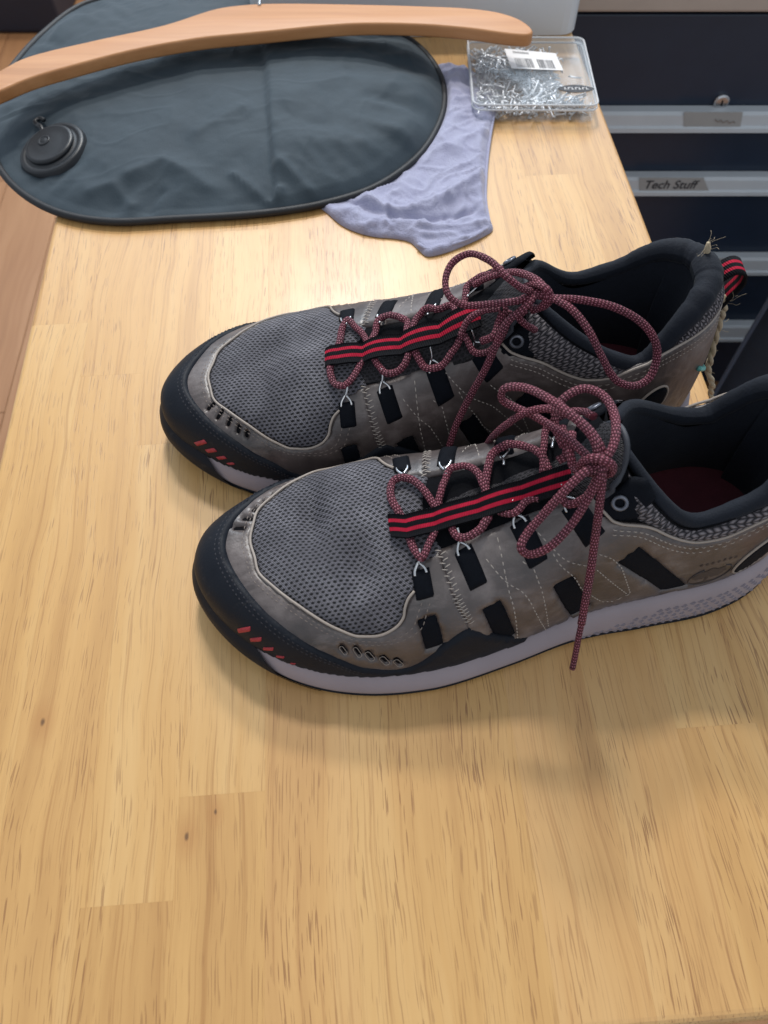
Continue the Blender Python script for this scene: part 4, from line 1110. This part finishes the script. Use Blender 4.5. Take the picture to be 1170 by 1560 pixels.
for i in range(5): fibre(P[NR.randint(2, 10)], (1, .1, .1 + NR.randn()*.4), NR.uniform(.008, .015))
tw = obj('twine', G.mesh('twine'), M['twine']); tag(tw, 'frayed jute twine hanging down behind the far shoe heel', 'twine')
fo = obj('fibre', fib.mesh('fibre'), M['twine'], tw); tag(fo, kind='stuff')
G = Geo(); c0 = at(1077, 382, .124)
V, F, U = tube(np.array([c0 + [-.001, 0, .005], c0 + [0, 0, 0], c0 + [.0015, 0, -.006], c0 + [.003, .0, -.012]]), [.0010, .0018, .0017, .001], 8); G.add(V, F, U)
tf = obj('twine_tuft', G.mesh('twine_tuft'), M['twine']); tag(tf, 'small pale frayed tuft of twine standing above the red heel loop', 'twine')
fib = Geo()
for i in range(9): fibre(c0 + NR.randn(3)*.001 + [0, 0, .003], NR.randn(3) + [.3, 0, .5], NR.uniform(.003, .009))
ff = obj('fibre', fib.mesh('fibre'), M['twine'], tf); tag(ff, kind='stuff')
# ------------------------------------------------------------------ oval nylon inflatable cushion
def nylon():
    t = NT('nylon'); v = t.coord('Object')
    n1 = t.noise(v, 26, 4); tw = t.noise(t.mapping(v, (1, .25, 1)), 900, 2)
    c = t.mix(n1, (*rgb('2a353d'), 1), (*rgb('36434c'), 1))
    M['nylon'] = t.fin(c, .72, t.bump(t.math('ADD', t.math('MULTIPLY', tw, .3), t.noise(v, 60, 5, .6)), .35, .0012), Sheen_Weight=.10, Specular_IOR_Level=.25)
nylon()
simple('black_piping', rgb('14161b'), .6, bump=.3, bscale=800)
simple('valve_rubber', rgb('15181d'), .42, bump=.1)
bag = empty('inflatable_cushion', tuple(at(330, 160, 0))); tag(bag, 'dark teal oval nylon inflatable cushion with a round valve under the hanger', 'cushion')
bo = np.array(bag.location)
rim_px = [(-22, 180), (-8, 240), (30, 283), (90, 313), (165, 325), (260, 321), (400, 312), (490, 298), (570, 273), (635, 228), (668, 180), (678, 138), (668, 96), (632, 54), (570, 22), (480, -2), (360, -18), (230, -22), (130, -8), (60, 40), (10, 95), (-18, 140)]
RIM = catmull([at(x, y, .012)[:2] for x, y in rim_px], 16, True)
cen = at(330, 150, .012)[:2]
ang = np.unwrap(np.arctan2(RIM[:, 1] - cen[1], RIM[:, 0] - cen[0])); rad = np.hypot(RIM[:, 0] - cen[0], RIM[:, 1] - cen[1])
NTH, NRR = 360, 90
idx = np.linspace(0, len(RIM) - 1e-6, NTH, endpoint=False)
rimp = np.stack([np.interp(idx, np.arange(len(RIM) + 1), np.r_[RIM[:, k], RIM[0, k]]) for k in (0, 1)], 1)
rho = np.linspace(0, 1, NRR)**.75
XY = cen + (rimp[:, None] - cen)*rho[None, :, None]
Xg, Yg = XY[..., 0], XY[..., 1]; th = np.arctan2(Yg - cen[1], Xg - cen[0]); Rh = np.broadcast_to(rho[None], Xg.shape)
Z = .004 + .023*np.clip(1 - Rh**2.6, 0, 1)**.75
# puckers along the near rim, soft folds, the sewn overlap across the middle
edge = np.clip((Rh - .62)/.25, 0, 1)*np.clip((1 - Rh)/.10, 0, 1)
arc = np.cumsum(np.r_[0, np.linalg.norm(np.diff(rimp, axis=0), axis=1)])[:, None]
Z += edge*(.0062*noise2(arc*42 + 0*Rh, Rh*2.2, 31, 2) + .0022*noise2(arc*95 + 0*Rh, Rh*3, 37, 1))
Z += .0050*noise2(Xg*11, Yg*13, 41, 3)*np.clip((1 - Rh)/.25, 0, 1)
def seg_d(a, b):
    a = np.array(a)[:2]; b = np.array(b)[:2]; e = b - a; t = np.clip(((Xg - a[0])*e[0] + (Yg - a[1])*e[1])/(e @ e), 0, 1)
    return np.hypot(Xg - a[0] - t*e[0], Yg - a[1] - t*e[1]), t
def ridge(pts, w, h):
    global Z
    d = np.full(Xg.shape, 9.)
    for a, b in zip(pts[:-1], pts[1:]): d = np.minimum(d, seg_d(at(*a, .025), at(*b, .025))[0])
    Z = Z + .75*h*np.exp(-(d/w)**1.5)*np.clip((1 - Rh)/.05, 0, 1)
ridge([(353, 248), (385, 268), (410, 283), (424, 268)], .0035, .0045)
ridge([(193, 252), (246, 234), (285, 250), (312, 264)], .008, .0055)
ridge([(300, 197), (335, 180), (369, 164)], .009, .004)
ridge([(428, 240), (460, 262), (497, 287)], .005, .005)
ridge([(445, 150), (520, 120), (600, 118)], .016, .004)
ridge([(455, 212), (540, 215), (620, 190)], .014, .004)
ridge([(130, 270), (165, 262), (190, 285)], .006, .004)
ridge([(215, 300), (225, 280), (240, 268)], .004, -.003)
ridge([(440, 175), (470, 190), (500, 188)], .010, -.003)
ridge([(30, 60), (90, 20), (150, 0)], .014, .004)
s0, s1 = at(398, -15, .03)[:2], at(422, 312, .012)[:2]; e = (s1 - s0)/np.linalg.norm(s1 - s0); side = (Xg - s0[0])*e[1] - (Yg - s0[1])*e[0]
stp = 1/(1 + np.exp(side/.0011)); Z += .0046*(stp - .5)*np.clip((1 - Rh)/.06, 0, 1) + .0008*np.exp(-(side/.0016)**2)
Z += .0009*noise2(Xg*70, Yg*70, 45, 3)*np.clip((1 - Rh)/.1, 0, 1)
wv_ = noise2(Xg*14, Yg*14, 48, 2)*.05
Z += .5*(.0012*np.clip(1 - abs(noise2((Xg + wv_)*32, (Yg - wv_)*18, 46, 1))*7, 0, 1)**1.5 + .0010*np.clip(1 - abs(noise2((Xg - wv_)*20, (Yg + wv_)*44, 47, 1))*7, 0, 1)**1.5)*np.clip((1 - Rh)/.12, 0, 1)
V = np.stack([Xg, Yg, Z], -1).reshape(-1, 3) - bo
F = [f[::-1] for f in grid_faces(NTH, NRR, cu=True)]
Vb = np.stack([Xg, Yg, .0042 - .0035*np.clip(1 - Rh**6, 0, 1)], -1).reshape(-1, 3)[::1] - bo
nV = len(V); F2 = [tuple(np.array(f)[::-1] + nV) for f in F]
for nm_, vv, fc in (('shell', V, F), ('underside', Vb, [tuple(f)[::-1] for f in F])):
    o = obj(nm_, mesh_data(nm_, vv, fc, (vv[:, :2])), M['nylon'], bag)
V, F, U = tube(np.column_stack([rimp, np.full(NTH, .0045)]) - bo, .0030, 8, True); obj('piping', mesh_data('piping', V, F, U), M['black_piping'], bag)
def lathe(prof, n=40):
    V = []; 
    for r, z in prof:
        for k in range(n): a = 2*math.pi*k/n; V.append((r*math.cos(a), r*math.sin(a), z))
    F = []
    for i in range(len(prof) - 1):
        for k in range(n): F.append((i*n + k, i*n + (k+1) % n, (i+1)*n + (k+1) % n, (i+1)*n + k))
    F.append(tuple((len(prof) - 1)*n + k for k in range(n)))
    return V, F
def zbag(p):
    d = (Xg - p[0])**2 + (Yg - p[1])**2; return float(Z.flat[d.argmin()])
vp = at(74, 213, .024); vz = zbag(vp) - .002
V, F = lathe([(.033, -.006), (.0315, .0006), (.031, .0014), (.0295, .0022), (.0270, .0022), (.0262, .0016), (.0245, .0016), (.0240, .0019)])
val = obj('valve', mesh_data('valve', V, F), M['valve_rubber'], bag); val.location = (vp[0] - bo[0], vp[1] - bo[1], 0)
hh = .026; gx = (zbag(vp + [hh, 0, 0]) - zbag(vp - [hh, 0, 0]))/(2*hh); gy = (zbag(vp + [0, hh, 0]) - zbag(vp - [0, hh, 0]))/(2*hh)
vz = max(zbag(vp), np.mean([zbag(vp + np.array([hh*math.cos(a), hh*math.sin(a), 0])) for a in np.linspace(0, 6.28, 9)])) + .0012
val.location.z = vz; val.scale = (.88, .88, .75); val.rotation_euler = (math.atan(gy), -math.atan(gx), 0)
V, F = lathe([(.0232, .001), (.0236, .0034), (.0228, .0050), (.0208, .0056), (.0198, .0053), (.0120, .0055), (0.004, .0056)])
cap = obj('cap', mesh_data('cap', V, F), M['valve_rubber'], val); cap.location = (-.001, .002, .0005)
V, F = lathe([(.0058, .0050), (.0060, .0062), (.0050, .0065), (.0042, .0060), (.0030, .0060), (.0020, .0065), (.0006, .0065)], 24)
nub = obj('nub', mesh_data('nub', V, F), M['valve_rubber'], val); nub.location = (-.006, .006, .0005)
tabp = catmull([(-.010, .020, .003), (-.014, .028, .0045), (-.018, .032, .0035), (-.021, .036, .0045), (-.017, .040, .0035), (-.012, .036, .004)], 5)
V, F, U = tube(tabp, .0022, 8); obj('tether', mesh_data('tether', V, F, U), M['valve_rubber'], val)

# ------------------------------------------------------------------ wooden hanger lying across the cushion
hz0, hz1 = .036, .0470
top_px = [(-40, 128), (-22, 118), (0, 106), (30, 90), (60, 80), (150, 59), (250, 37), (330, 12), (375, 6), (420, 4), (520, 5), (640, 8), (720, 12), (765, 19), (795, 30), (810, 42)]
bot_px = [(812, 48), (806, 52), (780, 51), (720, 43), (650, 37), (560, 35), (500, 38), (400, 48), (300, 58), (200, 76), (100, 102), (40, 120), (0, 137), (-25, 146), (-42, 140)]
hp = catmull([at(x, y, hz1)[:2] for x, y in top_px + bot_px], 5, True)
hang = empty('clothes_hanger', (*at(400, 30, hz0)[:2], hz0)); ho = np.array(hang.location); tag(hang, 'wooden clothes hanger lying across the teal cushion', 'hanger')
V, F = slab(hp - ho[:2], 0, hz1 - hz0, .0024, 4); hb = obj('bar', mesh_data('bar', V, F), M['hanger_wood'], hang)
hk = at(396, 3, .047); P = catmull([hk - [0, .006, 0], hk + [0, .012, 0], hk + [.002, .045, .003], hk + [.03, .066, .006], hk + [.05, .04, .005], hk + [.04, .015, .003]], 8) - ho
V, F, U = tube(P, .0016, 10); obj('hook', mesh_data('hook', V, F, U), M['metal'], hang)
nk = at(43, 118, hz1 - .002) - ho; V, F, U = tube(np.array([nk + [-.0015, 0, 0], nk + [.0035, .001, 0.0012]]), .0008, 6); obj('nick', mesh_data('nick', V, F, U), M['metal'], hb)

# ------------------------------------------------------------------ lavender cloth pouch half under the cushion
def cloth():
    t = NT('lavender_cloth'); v = t.coord('Object')
    n = t.noise(v, 90, 4); th_ = t.noise(t.mapping(v, (1, .3, 1), rot=(0, 0, .6)), 1400, 2); tv = t.noise(t.mapping(v, (.3, 1, 1), rot=(0, 0, .6)), 1400, 2)
    c = t.mix(n, (*rgb('8a8aa6'), 1), (*rgb('a5a6bd'), 1))
    cr = t.noise(t.mapping(v, (1, .35, 1), rot=(0, 0, -.5)), 190, 4, .6)
    M['lavender_cloth'] = t.fin(c, .85, t.bump(t.math('ADD', t.math('ADD', th_, tv), t.math('MULTIPLY', cr, 2.4)), .5, .0011), Sheen_Weight=.3)
cloth()
cl_px = [(560, 190), (620, 130), (672, 92), (700, 96), (734, 110), (768, 131), (763, 150), (752, 182), (746, 225), (742, 265), (742, 300), (747, 325), (752, 342), (738, 352), (708, 366), (672, 379), (650, 382), (638, 372), (624, 360), (600, 355), (575, 353), (548, 347), (522, 336), (500, 318), (480, 298), (500, 250)]
cp = resample(catmull([at(x, y, .006)[:2] for x, y in cl_px], 6, True), .0022, True)
P, T, d = fill2d(cp, .0017, grid=.0017)
z = .0034*np.sqrt(np.clip(1 - (1 - np.clip(d/.004, 0, 1))**2, 0, 1)) + .0012
def rd(pts, w, h):
    dd = np.full(len(P), 9.)
    for a, b in zip(pts[:-1], pts[1:]):
        a = at(*a, .007)[:2]; b = at(*b, .007)[:2]; e = b - a; t = np.clip((P - a) @ e/(e @ e), 0, 1); dd = np.minimum(dd, np.linalg.norm(P - a - t[:, None]*e, axis=1))
    return h*np.exp(-(dd/w)**1.6)
inn = np.clip(d/.006, 0, 1)
z += inn*(rd([(560, 300), (585, 320), (620, 322), (680, 300), (735, 268)], .006, .007) + rd([(540, 306), (570, 318), (600, 330), (650, 332), (720, 318)], .003, -.0045) + rd([(525, 320), (575, 338), (640, 340)], .006, .004)
          + rd([(735, 190), (728, 250), (735, 320)], .005, .003) + rd([(640, 345), (700, 343), (740, 335)], .0022, .003) + rd([(650, 360), (700, 358), (740, 342)], .0022, -.002)
          + rd([(700, 110), (690, 170), (680, 230)], .012, .004))
ca, sa = math.cos(.5), math.sin(.5); pu, pv = P[:, 0]*ca + P[:, 1]*sa, -P[:, 0]*sa + P[:, 1]*ca
wq = noise2(P[:, 0]*30, P[:, 1]*30, 71, 2)*.03
rg = lambda a_, b_, sd_: np.clip(1 - abs(noise2(a_, b_, sd_, 1))*5.5, 0, 1)**1.6
z += np.clip(d/.004, 0, 1)*(.0020*rg((pu + wq)*22, (pv + wq)*80, 51) + .0016*rg((pu - wq)*45, (pv + wq)*120, 57) + .0012*rg(P[:, 0]*50 + wq*30, P[:, 1]*40, 63) + .0030*noise2(P[:, 0]*36, P[:, 1]*36, 67, 2))
ub = inside(P, RIM[::4]); dr = dist_poly(P, RIM[::4]); cap_ = np.where(ub, .0010, .0016 + np.clip(dr/.010, 0, 1)**1.3*.02); z = np.minimum(z, cap_)
n = len(P); V = np.vstack([np.column_stack([P, z]), np.column_stack([P, np.minimum(.0006, z - .0004)])])
pc = np.array([*at(650, 260, 0)[:2], 0])
pouch = empty('cloth_pouch', tuple(pc)); tag(pouch, 'crumpled lavender cloth pouch poking out from under the teal cushion', 'pouch')
F = [tuple(t) for t in T] + [tuple(t[::-1] + n) for t in T] + [(b, a, a + n, b + n) for a, b in border(T)]
obj('body', mesh_data('body', V - pc, F, V[:, :2]), M['lavender_cloth'], pouch)
hem = np.array([at(x, y, .0075) for x, y in [(637, 366), (655, 374), (690, 366), (722, 354), (742, 342)]]) - [0, 0, .0035] - pc
V, F, U = tube(catmull(hem, 8), .0017, 8, flat=.8); obj('hem', mesh_data('hem', V, F, U), M['lavender_cloth'], pouch)
hem = np.array([at(x, y, .0085) for x, y in [(761, 138), (753, 172), (745, 220), (741, 270), (741, 300), (747, 334)]]) - [0, 0, .004] - pc
V, F, U = tube(catmull(hem, 8), .0011, 8, flat=.8); obj('hem', mesh_data('hem', V, F, U), M['lavender_cloth'], pouch)

# ------------------------------------------------------------------ clear parts box with metal clips
def clear(name, tint, rough, mixv):
    t = NT(name); nodes = t.t.nodes; out = nodes['Material Output']
    tr = t.n('ShaderNodeBsdfTransparent'); tr.inputs[0].default_value = (*tint, 1)
    lw = t.n('ShaderNodeLayerWeight'); fr = t.n('ShaderNodeMath', operation='MULTIPLY_ADD'); t.t.links.new(t.math('POWER', lw.outputs['Facing'], 3.5), fr.inputs[0]); fr.inputs[1].default_value = .16; fr.inputs[2].default_value = .012
    gl = t.n('ShaderNodeBsdfGlossy'); gl.inputs['Roughness'].default_value = rough; gl.inputs[0].default_value = (1, 1, 1, 1)
    df = t.n('ShaderNodeBsdfDiffuse'); df.inputs[0].default_value = (.75, .76, .78, 1)
    m1 = t.n('ShaderNodeMixShader'); m1.inputs[0].default_value = mixv; t.t.links.new(tr.outputs[0], m1.inputs[1]); t.t.links.new(df.outputs[0], m1.inputs[2])
    m2 = t.n('ShaderNodeMixShader'); t.t.links.new(fr.outputs[0], m2.inputs[0]); t.t.links.new(m1.outputs[0], m2.inputs[1]); t.t.links.new(gl.outputs[0], m2.inputs[2])
    t.t.links.new(m2.outputs[0], out.inputs[0]); M[name] = t.m
clear('clear_plastic', (.965, .97, .975), .16, .06)
clear('edge_highlight', (.85, .86, .86), .25, .62)  # whitish mix that paints the highlights along the box edges
simple('steel_bits', (.62, .63, .65), .5, .85)
simple('label_white', rgb('d8d6d6'), .6)
simple('print_black', rgb('26262c'), .6)
bz = .0165
FR, BR, BL = at(918, 160, bz), at(889, 56, bz), at(712, 55, bz)
ex = BR - BL; wx = np.linalg.norm(ex); ex /= wx; ey = np.array([-ex[1], ex[0], 0]); dpt = float((BR - FR) @ ey); 
box_o = BR - ey*dpt - ex*wx; pbox = empty('parts_box', (box_o[0], box_o[1], .0006), math.atan2(ex[1], ex[0])); tag(pbox, 'shallow clear plastic box of metal clips with a barcode label', 'box')
def rrect(x0, x1, y0, y1, r, n=5):
    out = []
    for cx, cy, a0 in ((x1 - r, y1 - r, 0), (x0 + r, y1 - r, 90), (x0 + r, y0 + r, 180), (x1 - r, y0 + r, 270)):
        for a in np.linspace(a0, a0 + 90, n): out.append((cx + r*math.cos(math.radians(a)), cy + r*math.sin(math.radians(a))))
    return np.array(out)
def tray(x0, x1, y0, y1, r, z0, z1, wall, flip=False):
    """open box with wall thickness"""
    o_ = rrect(x0, x1, y0, y1, r); i_ = rrect(x0 + wall, x1 - wall, y0 + wall, y1 - wall, max(r - wall, .0005)); n = len(o_)
    zi = z0 + wall
    V = [(*p, z0) for p in o_] + [(*p, z1) for p in o_] + [(*p, z1) for p in i_] + [(*p, zi) for p in i_]
    F = [tuple(range(n))[::-1]]
    for L in range(3):
        for k in range(n): F.append((L*n + k, L*n + (k+1) % n, (L+1)*n + (k+1) % n, (L+1)*n + k))
    F.append(tuple(3*n + k for k in range(n)))
    if flip: V = [(x, y, z0 + z1 - z) for x, y, z in V]; F = [f[::-1] for f in F]
    return mesh_data('tray', V, F, None, False)
obj('base', tray(.0012, wx - .0012, .0012, dpt - .0012, .006, 0, .0118, .0012), M['clear_plastic'], pbox)
lid = obj('lid', tray(0, wx, 0, dpt, .0068, .0100, bz - .0006, .0012, True), M['clear_plastic'], pbox)
for zz_, nm_ in ((bz - .0012, 'lid_edge_highlight'), (.0108, 'base_edge_highlight')):  # whitish tubes put the bright highlight lines of the box edges into colour
    rp = rrect(.0002, wx - .0002, .0002, dpt - .0002, .0068, 6); V, F, U = tube(np.column_stack([rp, np.full(len(rp), zz_)]), .0008, 6, True)
    obj(nm_, mesh_data(nm_, V, F, U), M['edge_highlight'], lid)
def pxbox(x, y, z=bz):
    p = at(x, y, z) - box_o; return float(p @ ex), float(p @ ey)
la = [pxbox(768, 75), pxbox(846, 82), pxbox(858, 108), pxbox(779, 105)]
lz = bz - .0004
def flat4(name, q, z, mat, parent, th_=.0002):
    V = [(x, y, z) for x, y in q] + [(x, y, z - th_) for x, y in q]
    a = sum(q[i][0]*q[(i+1) % 4][1] - q[(i+1) % 4][0]*q[i][1] for i in range(4))
    F = [(0, 1, 2, 3), (7, 6, 5, 4), (0, 4, 5, 1), (1, 5, 6, 2), (2, 6, 7, 3), (3, 7, 4, 0)]
    if a < 0: F = [f[::-1] for f in F]
    return obj(name, mesh_data(name, V, F, None, False), M[mat], parent)
lb = flat4('barcode_label', la, lz + .0003, 'label_white', pbox)
G = Geo(); A, B, C_, D_ = [np.array(p) for p in la]
def lab(u, v): return (A*(1-u) + B*u)*(1-v) + (D_*(1-u) + C_*u)*v
x = .13
while x < .86:
    w = rng.choice([.008, .008, .014, .02]); 
    if not (.47 < x < .55):
        q = [lab(x, .93), lab(x + w, .93), lab(x + w, .45), lab(x, .45)]; G.add([(*p, lz + .00045) for p in q], [(0, 1, 2, 3)])
    x += w + rng.choice([.008, .012, .016])
for i in range(9):
    q = [lab(.15 + i*.035, .20), lab(.17 + i*.035, .20), lab(.17 + i*.035, .10), lab(.15 + i*.035, .10)]; G.add([(*p, lz + .00045) for p in q], [(0, 1, 2, 3)])
obj('barcode', G.mesh('barcode', False), M['print_black'], lb)
oc = np.array(pxbox(877, 136)); oa = np.linspace(0, 2*math.pi, 33)[:-1]
V, F = slab(np.array([oc + [.0155*math.cos(a), .0058*math.sin(a)*(1 - .25*math.cos(a)**2)] for a in oa]), lz + .0001, lz + .0005, .0001, 1); ovl = obj('maker_mark', mesh_data('maker_mark', V, F, None, False), M['print_black'], pbox)
G = Geo()
for i in range(7):
    cx = oc[0] - .0095 + i*.0031
    for (dx, dy, w, h) in ((0, 0, .0006, .0034), (.0011, (.0012 if i % 2 else -.0012), .0016, .0006)):
        G.add([(cx + dx - w/2, oc[1] + dy - h/2, lz + .0007), (cx + dx + w/2, oc[1] + dy - h/2, lz + .0007), (cx + dx + w/2, oc[1] + dy + h/2, lz + .0007), (cx + dx - w/2, oc[1] + dy + h/2, lz + .0007)], [(0, 1, 2, 3)])
obj('lettering', G.mesh('lettering', False), M['label_white'], ovl)
# heap of small bent metal clips inside the box (too many and too small to count)
G = Geo(); shapes = []
for k in range(4):
    pts = [[(-4, 0, 0), (-4, 3, 0), (4, 3, 0), (4, 0, 0)], [(-5, 0, 0), (5, 0, 0), (6, 1.5, .6)], [(-3, -2, 0), (3, -2, 0), (3, 2, 0), (-3, 2, 0), (-3, -1, .5)], [(0, -5, 0), (0, 4, 0), (1.6, 5, 0), (1.6, 2, 0)]][k]
    shapes.append(tube(np.array(pts)*.001, .0007, 5))
for i in range(620):
    V, F, U = shapes[i % 4]
    R = np.array(Matrix.Rotation(rng.uniform(0, 6.28), 3, 'Z') @ Matrix.Rotation(rng.gauss(0, .45), 3, 'X') @ Matrix.Rotation(rng.gauss(0, .45), 3, 'Y'))
    u = rng.uniform(.006, wx - .008); v = rng.uniform(.006, dpt - .007)
    if u > wx*.74 and v > dpt*.28 and rng.random() < .9: continue
    zz = .0026 + rng.random()**1.2*.0075*(1 - .35*max(0, u/wx - .6))
    G.add(np.array(V) @ R.T*1.15 + [u, v, zz], F, U)
clips = obj('metal_clips', G.mesh('metal_clips'), M['steel_bits']); clips.location = pbox.location; clips.rotation_euler = pbox.rotation_euler
tag(clips, 'heap of small silver metal clips inside the clear box', 'clips', kind='stuff')

# ------------------------------------------------------------------ white translucent tub beyond the box
simple('white_plastic', rgb('d2d5d8'), .35)
t0 = at(884, 36, .012); tub = empty('plastic_tub', (t0[0] - .11, t0[1], .0006), TA*.3); tag(tub, 'white plastic tub at the top edge beside the hanger tip', 'tub')
obj('body', tray(-.20, .1095, 0, .20, .016, 0, .055, .002), M['white_plastic'], tub)
obj('lid', tray(-.204, .1135, -.004, .204, .019, .048, .060, .002, True), M['white_plastic'], tub)
